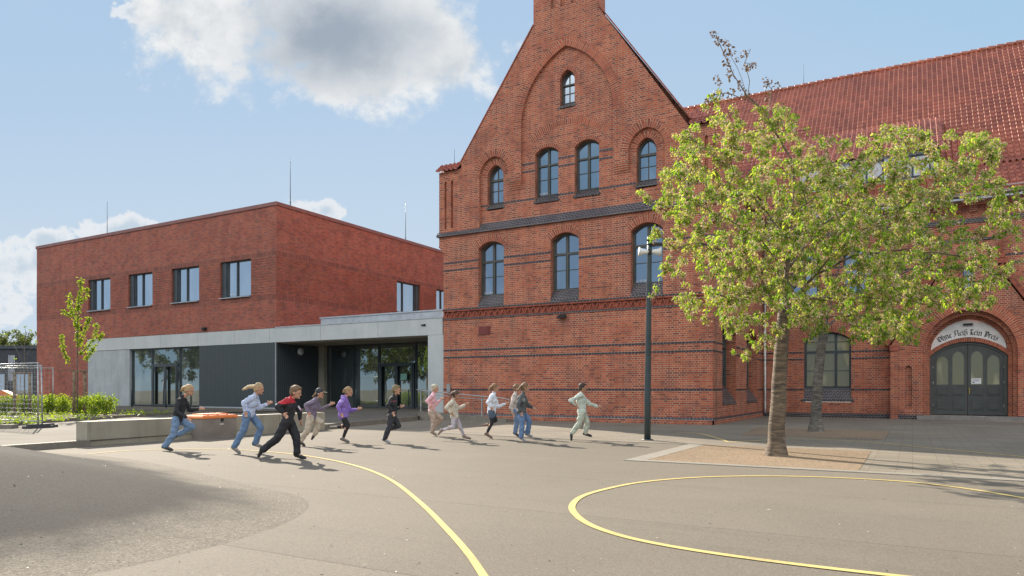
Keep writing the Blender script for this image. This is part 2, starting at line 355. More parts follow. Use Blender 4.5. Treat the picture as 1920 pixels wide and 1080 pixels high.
def seg_arc(u0, u1, zs, rise, n=10):
    w = (u1 - u0) / 2; Rr = (w * w + rise * rise) / (2 * rise); cz = zs + rise - Rr; a0 = math.asin(min(1, w / Rr)); c = (u0 + u1) / 2
    return [(c + Rr * math.sin(a), cz + Rr * math.cos(a)) for a in [(-a0 + 2 * a0 * i / n) for i in range(n + 1)]]
def pt_arc(u0, u1, zs, rise, n=8):
    w = (u1 - u0) / 2; Rr = (w * w + rise * rise) / (2 * w); a1 = math.atan2(rise, Rr - w)
    l = [(u0 + Rr - Rr * math.cos(a1 * i / n), zs + Rr * math.sin(a1 * i / n)) for i in range(n + 1)]
    return l + [(u0 + u1 - x, z) for x, z in reversed(l[:-1])]
def arch_shape(u0, u1, z0, zs, rise, kind, i=0.0):
    if kind == 'rect': return [(u0 + i, z0 + i), (u1 - i, z0 + i), (u1 - i, zs - i), (u0 + i, zs - i)]
    f = seg_arc if kind == 'seg' else pt_arc
    w0 = (u1 - u0) / 2; top = f(u0 + i, u1 - i, zs, max(.05, rise * (w0 - i) / w0 if kind == 'pt' else rise - i * .9))
    return [(u0 + i, z0 + i)] + [(u1 - i, z0 + i)] + list(reversed(top))
def clip(poly, ax, val, keep_less):
    out = []
    for i in range(len(poly)):
        p, q = poly[i], poly[(i + 1) % len(poly)]
        ip = (p[ax] <= val) == keep_less; iq = (q[ax] <= val) == keep_less
        if ip: out.append(p)
        if ip != iq:
            t = (val - p[ax]) / (q[ax] - p[ax]); out.append((p[0] + (q[0] - p[0]) * t, p[1] + (q[1] - p[1]) * t))
    return out
def cells_of(inner, vb, hb):
    xs = [p[0] for p in inner]; zs = [p[1] for p in inner]
    def spans(lo, hi, bars):
        r = []; c = lo
        for pos, hw in sorted(bars): r.append((c, pos - hw)); c = pos + hw
        r.append((c, hi)); return r
    out = []
    for a, b in spans(min(xs), max(xs), vb):
        for c, d in spans(min(zs), max(zs), hb):
            p = clip(clip(clip(clip(inner, 0, a, False), 0, b, True), 1, c, False), 1, d, True)
            q = [p[0]] if p else []
            for x in p[1:]:
                if abs(x[0] - q[-1][0]) + abs(x[1] - q[-1][1]) > 1e-4: q.append(x)
            if len(q) > 2 and abs(q[0][0] - q[-1][0]) + abs(q[0][1] - q[-1][1]) < 1e-4: q.pop()
            if len(q) > 2: out.append(q)
    return out
def window(parent, pl, shape, d, fw, vb, hb, fm, gm, name='window', bar_d=.05, thin=()):
    """frame plate with panes; vb/hb: heavy bars (pos, halfwidth); thin: (v list, h list) of glazing bars"""
    outer = arch_shape(*shape); inner = arch_shape(*shape, i=fw)
    mb = MB(); cs = cells_of(inner, vb, hb)
    sheet(mb, pl, outer, cs, d, 0, .06)
    if thin:
        for c in cs:
            xs = [p[0] for p in c]; zs = [p[1] for p in c]
            for ax, lst, lo, hi in ((0, thin[0], min(xs), max(xs)), (1, thin[1], min(zs), max(zs))):
                for pos, hw in lst:
                    if not lo + .05 < pos < hi - .05: continue
                    q = clip(clip(c, ax, pos - hw, False), ax, pos + hw, True)
                    if len(q) > 2: sheet(mb, pl, q, [], d + (.03 if ax else .027), 0, 0, thick=.024)
    # sash edge standing proud of the frame plate
    for c in cs:
        cx = sum(p[0] for p in c) / len(c); cz = sum(p[1] for p in c) / len(c)
        big = [(p[0] + (p[0] - cx) * .0 + math.copysign(.022, p[0] - cx), p[1] + math.copysign(.022, p[1] - cz)) for p in c]
        if len(c) == 4: sheet(mb, pl, big, [c], d - .012, 0, .012, thick=.012)
    fr = mb.build(name, fm, parent)
    g = MB(); sheet(g, pl, inner, [], d + .055); g.build('pane', gm, fr)
    return fr
def ring(mb, pl, pts, w, d, depth, mat=0, close=False):
    """voussoir ring outside the arch polyline pts (front at depth d, down to depth)"""
    n = len(pts); s = 0; out = []
    for i in range(n):
        a = pts[max(i - 1, 0)]; b = pts[min(i + 1, n - 1)]; t = Vector((b[0] - a[0], b[1] - a[1])).normalized(); nn = Vector((-t.y, t.x))
        out.append((pts[i][0] + nn.x * w, pts[i][1] + nn.y * w))
    for i in range(n - 1):
        l = math.dist(pts[i], pts[i + 1]); a, b, c, e = pts[i], pts[i + 1], out[i + 1], out[i]
        q = [pl.P(*a, d), pl.P(*b, d), pl.P(*c, d), pl.P(*e, d)]
        mb.face(q, mat, [(0.02, s), (0.02, s + l), (w + .02, s + l), (w + .02, s)])
        mb.face([pl.P(*a, depth), pl.P(*b, depth), pl.P(*b, d), pl.P(*a, d)], mat, [(.3, s), (.3, s + l), (.02, s + l), (.02, s)])
        mb.face([pl.P(*e, d), pl.P(*c, d), pl.P(*c, depth), pl.P(*e, depth)], mat, [(.02, s), (.02, s + l), (.1, s + l), (.1, s)])
        s += l
    return out
def text_mesh(parent, txt, pl, a, b, size, d, mat, name='lettering'):
    cu = bpy.data.curves.new('t', 'FONT'); cu.body = txt; cu.size = size; cu.resolution_u = 2; cu.extrude = .001
    o = bpy.data.objects.new('t', cu); COL.objects.link(o); dg = bpy.context.evaluated_depsgraph_get()
    me = bpy.data.meshes.new_from_object(o.evaluated_get(dg)); bpy.data.objects.remove(o)
    off = wloc(parent)
    for v in me.vertices:
        p = pl.P(a + v.co.x, b + v.co.y, d - v.co.z); v.co = p - off
    me.materials.clear(); me.materials.append(mat); me.name = name
    ob = bpy.data.objects.new(name, me); COL.objects.link(ob); ob.parent = parent; return ob
# ================================================================ old school building
VW = 25.05; RC = .12
old = thing('school_building', 'old red brick school building with a tall gable, dark brick bands and tiled roof', 'building', (-6.12, VW, 0))
gp = planeY(VW)
UC = -11.84
def band(mb, pl, a0, a1, b, h=.075, d=0.0, proud=.006, gaps=(), mat=0):
    segs = []; c = a0
    for g0, g1 in sorted(gaps): segs.append((c, g0)); c = g1
    segs.append((c, a1))
    for p, q in segs:
        if q - p < .03: continue
        v = [pl.P(p, b, d - proud), pl.P(q, b, d - proud), pl.P(q, b + h, d - proud), pl.P(p, b + h, d - proud)]
        u0 = 0.0
        mb.face(v, mat, [(p, .002), (q, .002), (q, .074), (p, .074)])
        w = [pl.P(p, b, d), pl.P(q, b, d), pl.P(q, b + h, d), pl.P(p, b + h, d)]
        for i, j in ((0, 1), (1, 2), (2, 3), (3, 0)): mb.face([w[i], w[j], v[j], v[i]], mat)
def sill(mb, pl, a0, a1, top, bot, d_top, mat=0, side=.0):
    """sloping brick sill from the frame foot (at depth d_top) out to the wall face"""
    mb.face([pl.P(a0 - side, bot, -.03), pl.P(a1 + side, bot, -.03), pl.P(a1, top, d_top), pl.P(a0, top, d_top)], mat,
            [(a0, 0), (a1, 0), (a1, math.hypot(top - bot, d_top)), (a0, math.hypot(top - bot, d_top))])
    mb.face([pl.P(a0 - side, bot - .07, -.03), pl.P(a1 + side, bot - .07, -.03), pl.P(a1 + side, bot, -.03), pl.P(a0 - side, bot, -.03)], mat)
    mb.face([pl.P(a0 - side, bot - .07, -.03), pl.P(a0 - side, bot - .07, d_top), pl.P(a0, top, d_top), pl.P(a0 - side, bot, -.03)], mat)
    mb.face([pl.P(a1 + side, bot - .07, d_top), pl.P(a1 + side, bot - .07, -.03), pl.P(a1 + side, bot, -.03), pl.P(a1, top, d_top)], mat)
    mb.face([pl.P(a0 - side, bot - .07, d_top), pl.P(a1 + side, bot - .07, d_top), pl.P(a1 + side, bot - .07, -.03), pl.P(a0 - side, bot - .07, -.03)], mat)

UL, UR = -17.67, -6.12           # lower wall
L2, R2 = -17.9, -5.8             # upper, corbelled wall
wall = MB(); ringm = MB(); dark = MB()
W1 = [(-15.88, -14.64), (-12.49, -11.27), (-9.15, -7.92)]
# lower part up to the frieze
lower_holes = []
sheet(wall, gp, [(UL, -.1), (UR, -.1), (UR, 4.3), (UL, 4.3)], [])
# first floor wall with three segmental windows
h1 = [arch_shape(a, b, 4.72, 7.16, .27, 'seg') for a, b in W1]
sheet(wall, gp, [(UL, 4.68), (UR, 4.68), (UR, 7.2), (R2, 7.5), (R2, 8.0), (L2, 8.0), (L2, 7.45), (UL, 7.2)], h1, 0, 0, .30)
for (a, b), h in zip(W1, h1):
    ring(ringm, gp, seg_arc(a, b, 7.16, .27), .30, -.004, .02)
    sill(dark, gp, a, b, 5.24, 4.78, .26)
# gable: recessed field with windows, and the outer skin
gr = planeY(VW + RC)
cw = [(-13.25, -12.21), (-11.5, -10.47)]
hw = [arch_shape(a, b, 8.72, 10.72, .24, 'seg') for a, b in cw]
sw = [(-15.5, -14.73), (-8.97, -8.2)]
hs = [arch_shape(a, b, 8.74, 10.12, .5, 'pt') for a, b in sw]
ht = [arch_shape(-12.14, -11.5, 12.34, 13.42, .44, 'pt')]
sheet(wall, gr, [(-15.95, 7.98), (-7.73, 7.98), (-7.73, 11.2), (-9.4, 11.2), (-9.4, 13.6), (-10.8, 15.0), (-12.9, 15.0), (-14.3, 13.6), (-14.3, 11.2), (-15.95, 11.2)], hw + hs + ht, 0, 0, .26)
for a, b in cw:
    ring(ringm, gr, seg_arc(a, b, 10.72, .24), .14, -.004, .02); sill(dark, gr, a, b, 9.07, 8.82, .22, side=.05)
for a, b in sw:
    ring(ringm, gr, pt_arc(a, b, 10.12, .5), .25, -.004, .02); sill(dark, gr, a, b, 9.07, 8.86, .22, side=.05)
ring(ringm, gr, pt_arc(-12.14, -11.5, 13.42, .44), .14, -.004, .02); sill(dark, gr, -12.14, -11.5, 12.6, 12.44, .22, side=.05)
ring(ringm, gr, seg_arc(-13.35, -10.4, 11.2, .5, 16), .3, -.004, .02)
nl = pt_arc(-15.83, -14.43, 10.15, .8); nr = pt_arc(-9.25, -7.85, 10.15, .8); ca = pt_arc(UC - 2, UC + 2, 11.86, 2.9, 16)
void = [(-15.83, 8.0)] + [(-7.85, 8.0)] + list(reversed(nr)) + [(-9.25, 9.76), (UC + 2, 9.76)] + list(reversed(ca)) + [(UC - 2, 9.76), (-14.43, 9.76)] + list(reversed(nl))
slits = [arch_shape(a, a + .12, 8.2, 10.15, .12, 'pt') for a in (-17.62, -17.28, -6.4, -6.1)]
topn = [arch_shape(a, a + .2, 16.35, 18.2, .2, 'pt') for a in (-12.47, -12.06, -11.6)]
SLm = 1.39
skin_o = [(L2, 8.0), (-15.83, 8.0)] + list(reversed(void[2:]))[0:0]
# outer skin as one polygon that wraps round the recessed field
path = [(L2, 8.0), (-15.83, 8.0)] + nl + [(-14.43, 9.76), (UC - 2, 9.76)] + ca + [(UC + 2, 9.76), (-9.25, 9.76)] + nr + [(-7.85, 8.0), (R2, 8.0),
        (R2, 10.66), (-6.94, 10.66), (-10.42, 15.85), (-10.42, 19.0), (-13.26, 19.0), (-13.26, 15.85), (-16.74, 10.98), (-16.74, 10.66), (L2, 10.66)]
sheet(wall, gp, path, slits + topn, 0, 0, .1)
inner = path[1:path.index((-7.85, 8.0)) + 1]
for a, b in zip(inner[:-1], inner[1:]): wall.face([gp.P(*a), gp.P(*b), gp.P(*b, RC), gp.P(*a, RC)])
sheet(wall, gp, [(L2, 8.1), (-17, 8.1), (-17, 10.4), (L2, 10.4)], [], .1); sheet(wall, gp, [(-6.5, 8.1), (-5.9, 8.1), (-5.9, 10.4), (-6.5, 10.4)], [], .1)
sheet(wall, gp, [(-12.6, 16.3), (-11.3, 16.3), (-11.3, 18.6), (-12.6, 18.6)], [], .1)
for pts, w in ((nl, .32), (nr, .32), (ca, .34)): ring(ringm, gp, pts, w, -.004, .01)
for a, b in ((-14.43, UC - 2), (UC + 2, -9.25)):     # moulded corbels
    for i in range(4): wall.box(a, b, VW + .02 + i * .025, VW + RC, 9.76 - .08 * (i + 1), 9.76 - .08 * i)
# returns: sides of the gable parapet, shoulders
D = .6
for x, z0, z1 in ((L2, 7.4, 10.66), (R2, 7.4, 10.66)): wall.face([(x, VW, z0), (x, VW + D, z0), (x, VW + D, z1), (x, VW, z1)])
gb = [(-16.74, 10.66), (-16.74, 10.98), (-13.26, 15.85), (-13.26, 19.0), (-10.42, 19.0), (-10.42, 15.85), (-6.94, 10.98), (-6.94, 10.66)]
for a, b in zip(gb[:-1], gb[1:]): wall.face([gp.P(*a), gp.P(*b), gp.P(*b, D), gp.P(*a, D)])
sheet(wall, planeY(VW + D), [(L2, 8), (R2, 8), (R2, 10.66)] + list(reversed(gb)) + [(L2, 10.66)], [])
# stepped corbel on the left and right edges
for i in range(4):
    wall.box(UL - .06 * (i + 1) + .0, UL, VW + .002, VW + D, 7.2 + .075 * i, 7.2 + .075 * (i + 1)); wall.box(UR, UR + .08 * (i + 1), VW + .002, VW + D, 7.2 + .075 * i, 7.2 + .075 * (i + 1))
# side walls
wall.face([(UL, VW, -.1), (UL, 45, -.1), (UL, 45, 9.2), (UL, VW, 9.2)])
sp = planeX(UR, 1)
SWn = [(26.5, 28.8), (30.9, 33.2)]
hsid = [arch_shape(a, b, .72, 3.4, .45, 'seg') for a, b in SWn]
sheet(wall, sp, [(VW, -.1), (34.5, -.1), (34.5, 9.0), (VW, 9.0)], hsid, 0, 0, .42)
for (a, b), h in zip(SWn, hsid):
    ring(ringm, sp, seg_arc(a, b, 3.4, .45), .3, -.004, .02); sill(dark, sp, a, b, 1.36, .75, .4)
# plinth
wall.box(UL, UR + .05, VW - .05, VW, -.1, .16); wall.box(UR, UR + .05, VW - .05, 34.45, -.1, .16)
dark.face([(UL, VW - .05, .16), (UR + .05, VW - .05, .16), (UR, VW, .25), (UL, VW, .25)], 0, [(UL, 0), (UR, 0), (UR, .075), (UL, .075)])
dark.face([(UR + .05, VW - .05, .16), (UR + .05, 34.5, .16), (UR, 34.5, .25), (UR, VW, .25)], 0, [(0, 0), (9.4, 0), (9.4, .075), (0, .075)])
# dark bands on the gable front
for z in (2.59, 2.9, 1.21): band(dark, gp, UL, UR + .006, z)
for z in (2.59, 2.9, 1.21): band(dark, sp, VW, 34.5, z, gaps=[g for g in SWn])
for z in (6.34, 6.66): band(dark, gp, UL, UR + .006, z, gaps=W1); band(dark, sp, VW, 34.5, z)
for z in (10.06, 10.38): band(dark, gr, UC - 2, UC + 2, z, gaps=cw)
band(dark, gr, -15.83, -7.85, 8.93, gaps=cw + sw)
# frieze between two dark courses
fz = MB()
sheet(wall, gp, [(UL, 4.3), (UR, 4.3), (UR, 4.68), (UL, 4.68)], [], .05, 1)
for z in (4.25, 4.66): dark.box(UL - .03, UR + .03, VW - .035, VW + .05, z, z + .06)
x = UL + .08
while x < UR - .2:
    for (p, q) in (((x, 4.33), (x + .14, 4.6)), ((x + .14, 4.6), (x + .28, 4.33))):
        v = Vector((q[0] - p[0], 0, q[1] - p[1])); n = Vector((-v.z, 0, v.x)).normalized() * .026
        a, b = Vector((p[0], VW, p[1])), Vector((q[0], VW, q[1]))
        fz.prism([a - n, b - n, b + n, a + n], (0, .05, 0))
    x += .28
fz.box(UL, UR, VW - .02, VW + .05, 4.31, 4.345); fz.box(UL, UR, VW - .03, VW + .05, 4.6, 4.66)
fz.box(UL, UL + .08, VW, VW + .05, 4.345, 4.6)
# dark weathered cornice
def cornice(y0, x0, x1, hi, dep):
    dark.face([(x0, y0 - .1, 7.92), (x1, y0 - .1, 7.92), (x1, y0 + dep, hi), (x0, y0 + dep, hi)], 0, [(x0, 0), (x1, 0), (x1, hi - 7.92), (x0, hi - 7.92)])
    dark.face([(x0, y0 - .1, 7.85), (x1, y0 - .1, 7.85), (x1, y0 - .1, 7.92), (x0, y0 - .1, 7.92)]); dark.face([(x0, y0 + .02, 7.85), (x1, y0 + .02, 7.85), (x1, y0 - .1, 7.85), (x0, y0 - .1, 7.85)])
cornice(VW, L2 - .08, -15.83, 8.05, 0); cornice(VW, -15.83, -7.85, 8.24, RC); cornice(VW, -7.85, R2 + .08, 8.05, 0)
for x, sgn in ((R2, 1), (L2, -1)):
    dark.face([(x + sgn * .08, VW - .1, 7.92), (x + sgn * .08, VW + D, 7.92), (x, VW + D, 8.05), (x, VW, 8.05)]); dark.face([(x + sgn * .08, VW - .1, 7.85), (x + sgn * .08, VW + D, 7.85), (x + sgn * .08, VW + D, 7.92), (x + sgn * .08, VW - .1, 7.92)])
    dark.face([(x + sgn * .08, VW - .1, 7.85), (x, VW, 7.85), (x, VW + D, 7.85), (x + sgn * .08, VW + D, 7.85)])

# ---- right wing wall
PC = 2.0; VR = 34.5; rp = planeY(VR)
rw = arch_shape(-4.32, -2.36, .68, 3.5, .35, 'seg')
up = [arch_shape(a, a + 1.2, 5.1, 7.2, .27, 'seg') for a in (-4.9, -2.7, 5.9, 8.6)]
sheet(wall, rp, [(UR, -.1), (20, -.1), (20, 9.0), (UR, 9.0)], [rw] + up + [[(PC - 1.7, -.05), (PC + 1.7, -.05), (PC + 1.7, 4.6), (PC - 1.7, 4.6)], [(PC - .3, 5.2), (PC + .3, 5.2), (PC + .3, 6.6), (PC - .3, 6.6)]], 0, 0, .3)
ring(ringm, rp, seg_arc(-4.32, -2.36, 3.5, .35), .3, -.004, .02); sill(dark, rp, -4.32, -2.36, 1.34, .78, .26, side=.12)
for u in up:
    a, b = u[0][0], u[1][0]; ring(ringm, rp, seg_arc(a, b, 7.2, .27), .3, -.004, .02); sill(dark, rp, a, b, 5.5, 5.1, .26)
for z in (2.59, 2.9, 1.21): band(dark, rp, UR, -.8, z, gaps=[(-4.32, -2.36)]); band(dark, rp, 4.8, 20, z)
for z in (6.34, 6.66): band(dark, rp, UR, 1.0, z, gaps=[(-4.9, -3.7), (-2.7, -1.5)]); band(dark, rp, 3.0, 20, z, gaps=[(5.9, 7.1), (8.6, 9.8)])
dark.box(UR, 20, VR - .04, VR + .05, 8.1, 8.3); dark.box(UR, -.8, VR - .04, VR, -.05, .2); dark.box(4.8, 20, VR - .04, VR, -.05, .2)
for i in range(45):
    x = UR + .3 + i * .56; wall.box(x, x + .28, VR - .1, VR, 8.55, 8.8)
wall.box(UR, 20, VR - .14, VR, 8.8, 9.0)

# ---- porch with the pointed portal
VP = 34.1; pp = planeY(VP); PC = 2.0
po = pt_arc(PC - 1.62, PC + 1.62, 2.75, 1.79, 14)
portal = [(PC - 1.62, .1), (PC + 1.62, .1)] + list(reversed(po))
sw2 = [(1.78, 5.1), (2.2, 5.1), (2.2, 6.3), (2.13, 6.3), (2.13, 6.42), (2.06, 6.42), (2.06, 6.52), (1.92, 6.52), (1.92, 6.42), (1.85, 6.42), (1.85, 6.3), (1.78, 6.3)]
bn = [arch_shape(a, a + .26, .45, 2.1, .18, 'pt') for a in (-.28, 4.02)]
prof = [(-.77, -.1), (4.77, -.1), (4.77, 3.2), (2.97, 6.1), (2.97, 7.75), (1.03, 7.75), (1.03, 6.1), (-.77, 3.2)]
sheet(wall, pp, prof, [portal, sw2] + bn, 0, 0, .28)
for i, j in ((1, 2), (2, 3), (3, 4), (4, 5), (5, 6), (6, 7), (7, 0)): wall.face([pp.P(*prof[i]), pp.P(*prof[j]), pp.P(*prof[j], .45), pp.P(*prof[i], .45)])
for b_ in bn: sheet(wall, pp, [(b_[0][0], .4), (b_[1][0], .4), (b_[1][0], 2.4), (b_[0][0], 2.4)], [], .12)
ring(ringm, pp, po, .4, -.004, .01)
# inner order of the portal
po2 = pt_arc(PC - 1.5, PC + 1.5, 2.72, 1.62, 14)
sheet(wall, pp, [(PC - 1.62, .1), (PC - 1.5, .1)] + po2 + [(PC + 1.5, .1), (PC + 1.62, .1)] + list(reversed(po)), [], .28)
for a, b in zip(([(PC - 1.5, .1)] + po2), (po2 + [(PC + 1.5, .1)])): wall.face([pp.P(*a, .28), pp.P(*b, .28), pp.P(*b, .68), pp.P(*a, .68)])
po3 = pt_arc(PC - 1.37, PC + 1.37, 2.7, 1.46, 14)
po4 = po3
back = [(PC - 1.5, .1), (PC - 1.37, .1)] + po3 + [(PC + 1.37, .1), (PC + 1.5, .1)] + list(reversed(po2))
sheet(wall, pp, back, [], .66)
da = seg_arc(PC - 1.37, PC + 1.37, 2.65, .6, 14)
ring(ringm, pp, da, .16, .70, .8)
# string courses, caps and raking tiles
for s in (-1, 1):
    a = Vector((PC + s * .97, VP - .1, 6.2)); b = Vector((PC + s * 2.9, VP - .1, 3.1)); n = Vector((s * .16, 0, .1))
    wall.prism([a, b, b + n, a + n], (0, .55, 0), 1)
    for i in range(3):
        x0 = PC + s * (.97 - .22 * i); x1 = PC + s * (.75 - .22 * i); z = 7.0 + .35 * i
    for i in range(4): wall.box(PC + s * .97, PC + s * (1.3 - .08 * i), VP - .04, VP + .4, 6.3 + .22 * i, 6.5 + .22 * i, 1)
    wall.box(PC + s * 2.55, PC + s * 2.82, VP - .12, VP, -.05, 2.9); wall.prism([(PC + s * 2.52, VP - .16, 2.9), (PC + s * 2.85, VP - .16, 2.9), (PC + s * 2.85, VP, 3.15), (PC + s * 2.52, VP, 3.15)], (0, .01, .01), 1)
dark.box(PC - 1.05, PC + 1.05, VP - .05, VP + .02, 7.3, 7.38); dark.box(-.8, -.8 + 1.2, VP - .04, VP, -.05, .2); dark.box(3.6, 4.8, VP - .04, VP, -.05, .2)
sill(dark, pp, 1.78, 2.2, 5.35, 5.12, .24)

gw = wall.build('brick_wall', [M['brick'], M['frieze']], old)
ringm.build('brick_arches', M['soldier'], old); dark.build('dark_brick_band', M['glazed'], old); fz.build('moulded_frieze', M['frieze'], old)

# ---- windows of the old building
of, og = M['oldframe'], M['glass_old']
gpl = gp
for i, (a, b) in enumerate(W1):
    c = (a + b) / 2
    w = window(old, gp, (a, b, 5.16, 7.16, .27, 'seg'), .24, .09, [(c, .055)], [(6.62, .045)], of, og, thin=([], [(5.98, .014)]))
    if i != 1: text_mesh(w, ['G1.01.029', '', 'G1.01.028'][i], gp, a + .13, 5.29, .105, .27, M['sticker'], 'window_lettering')
for i, (a, b) in enumerate(cw):
    c = (a + b) / 2
    w = window(old, gr, (a, b, 9.02, 10.72, .24, 'seg'), .2, .075, [(c, .045)], [(10.28, .035)], of, og, thin=([], [(9.72, .012)]))
    if i == 0: text_mesh(w, 'G1.02.025', gr, a + .1, 9.14, .1, .23, M['sticker'], 'window_lettering')
for a, b in sw:
    c = (a + b) / 2; window(old, gr, (a, b, 9.02, 10.12, .5, 'pt'), .2, .07, [], [(10.02, .045)], of, og, thin=([(c, .014)], [(9.58, .014)]))
window(old, gr, (-12.14, -11.5, 12.56, 13.42, .44, 'pt'), .2, .06, [], [(13.32, .03)], of, og, thin=([(-11.82, .014)], [(12.98, .014)]))
for a, b in SWn: c = (a + b) / 2; window(old, sp, (a, b, 1.3, 3.4, .45, 'seg'), .38, .1, [(a + .77, .05), (b - .77, .05)], [(2.95, .05)], of, og, thin=([], [(2.1, .014)]))
window(old, rp, (-4.32, -2.36, 1.3, 3.5, .35, 'seg'), .24, .1, [(-3.68, .05), (-3.0, .05)], [(2.95, .05)], M['anthracite'], M['glass_warm'], thin=([], [(2.1, .014), (3.4, .014)]))
for u in up:
    a, b = u[0][0], u[1][0]; window(old, rp, (a, b, 5.45, 7.2, .27, 'seg'), .24, .09, [((a + b) / 2, .05)], [(6.62, .04)], of, og)
window(old, pp, (1.78, 2.2, 5.35, 6.5, .02, 'rect'), .2, .05, [], [(5.9, .03)], of, og)

# ---- double door, tympanum with its motto
dp = planeY(VP + .8); dr = old
DX0, DX1 = PC - 1.37, PC + 1.37
dsh = lambda i: [(DX0 + i, .19), (DX1 - i, .19)] + list(reversed(seg_arc(DX0 + i, DX1 - i, 2.65, .6 - i * .8, 14)))
fm = MB(); sheet(fm, dp, dsh(0), [dsh(.14)], 0, 0, .1, thick=.1); fm.build('door_frame', M['door'], dr)
full = dsh(.14)
for side, (a, b) in enumerate(((DX0 + .14, PC - .01), (PC + .01, DX1 - .14))):
    leaf = clip(clip(full, 0, a, False), 0, b, True); lights = []
    wl = (b - a - .13) / 2
    hh = [2.42, 2.6] if side == 0 else [2.6, 2.42]
    for j in range(2):
        x0 = a + .12 + j * (wl + .02) if side == 0 else a + .1 + j * (wl + .02)
        lights.append(arch_shape(x0, x0 + wl - .12, 1.46, hh[j] + .02, .28, 'pt'))
    m = MB(); sheet(m, dp, leaf, lights, .05, 0, .03, thick=.04)
    for l in lights:
        x0, x1 = l[0][0], l[1][0]
        for z0, z1 in ((.4, .88), (1.0, 1.36)):
            m.obox(dp.P((x0 + x1) / 2, (z0 + z1) / 2, .04), Vector(((x1 - x0) / 2, 0, 0)), Vector((0, .012, 0)), Vector((0, 0, (z1 - z0) / 2)))
            m.obox(dp.P((x0 + x1) / 2, (z0 + z1) / 2, .022), Vector(((x1 - x0) / 2 - .05, 0, 0)), Vector((0, .012, 0)), Vector((0, 0, (z1 - z0) / 2 - .05)))
        ring(m, dp, pt_arc(x0, x1, l[2][1] if False else hh[0] if abs(l[-1][1] - hh[0] - .02) < .01 else hh[1], .28), .03, .03, .05)
    m.obox(dp.P((a + b) / 2, .26, .03), Vector(((b - a) / 2, 0, 0)), Vector((0, .02, 0)), Vector((0, 0, .06)))
    lf = m.build('door_leaf', M['door'], dr)
    g = MB()
    for l in lights: sheet(g, dp, l, [], .08)
    g.build('pane', M['glass_warm'], lf)
    xh = DX0 + .13 if side == 0 else DX1 - .13
    for z in (.5, 1.45, 2.1): hg = MB(); hg.tube([dp.P(xh, z, -.01), dp.P(xh, z + .14, -.01)], .013, 6); hg.build('hinge', M['steel'], lf)
    if side == 1:
        hd = MB(); hd.obox(dp.P(a + .05, 1.2, .025), Vector((.022, 0, 0)), Vector((0, .008, 0)), Vector((0, 0, .13))); hd.tube([dp.P(a + .05, 1.27, 0), dp.P(a + .05, 1.27, -.06), dp.P(a + .14, 1.27, -.06)], .011, 6)
        hd.build('handle', M['brass'], lf)
        st = MB(); x0 = lights[0][0][0]; sheet(st, dp, [(x0 + .02, 1.49), (x0 + .36, 1.49), (x0 + .36, 1.72), (x0 + .02, 1.72)], [], .074); stn = st.build('notice', M['sticker'], lf)
        st = MB()
        for i in range(4): sheet(st, dp, [(x0 + .05, 1.68 - i * .03), (x0 + .33 - .05 * (i % 2), 1.68 - i * .03), (x0 + .33 - .05 * (i % 2), 1.688 - i * .03), (x0 + .05, 1.688 - i * .03)], [], .072)
        sheet(st, dp, [(x0 + .05, 1.53), (x0 + .14, 1.52), (x0 + .14, 1.545), (x0 + .07, 1.57)], [], .072); st.build('notice_print', M['darksteel'], lf)
ty = MB(); tp = [(DX0 + .02, 2.78)] + seg_arc(DX0 - .02, DX1 + .02, 2.86, .6, 14)[1:-1] + [(DX1 - .02, 2.78)]
arc_out = pt_arc(PC - 1.33, PC + 1.33, 2.83, 1.36, 14)
tymp = [p for p in reversed(arc_out)] + [(x, z) for x, z in seg_arc(PC - 1.33, PC + 1.33, 2.83, .6, 14)][1:-1]
sheet(ty, pp, tymp, [], .74)
tpo = ty.build('tympanum', M['white'], old)
lt = MB(); lt.box(PC - .17, PC + .17, VP + .64, VP + .735, 3.92, 4.0); lt.build('wall_light', M['black'], tpo)
bk = MB(); bk.box(PC - 1.5, PC + 1.5, VP + .9, VP + .95, .1, 4.4); bk.build('portal_back', M['recess_dark'], old)
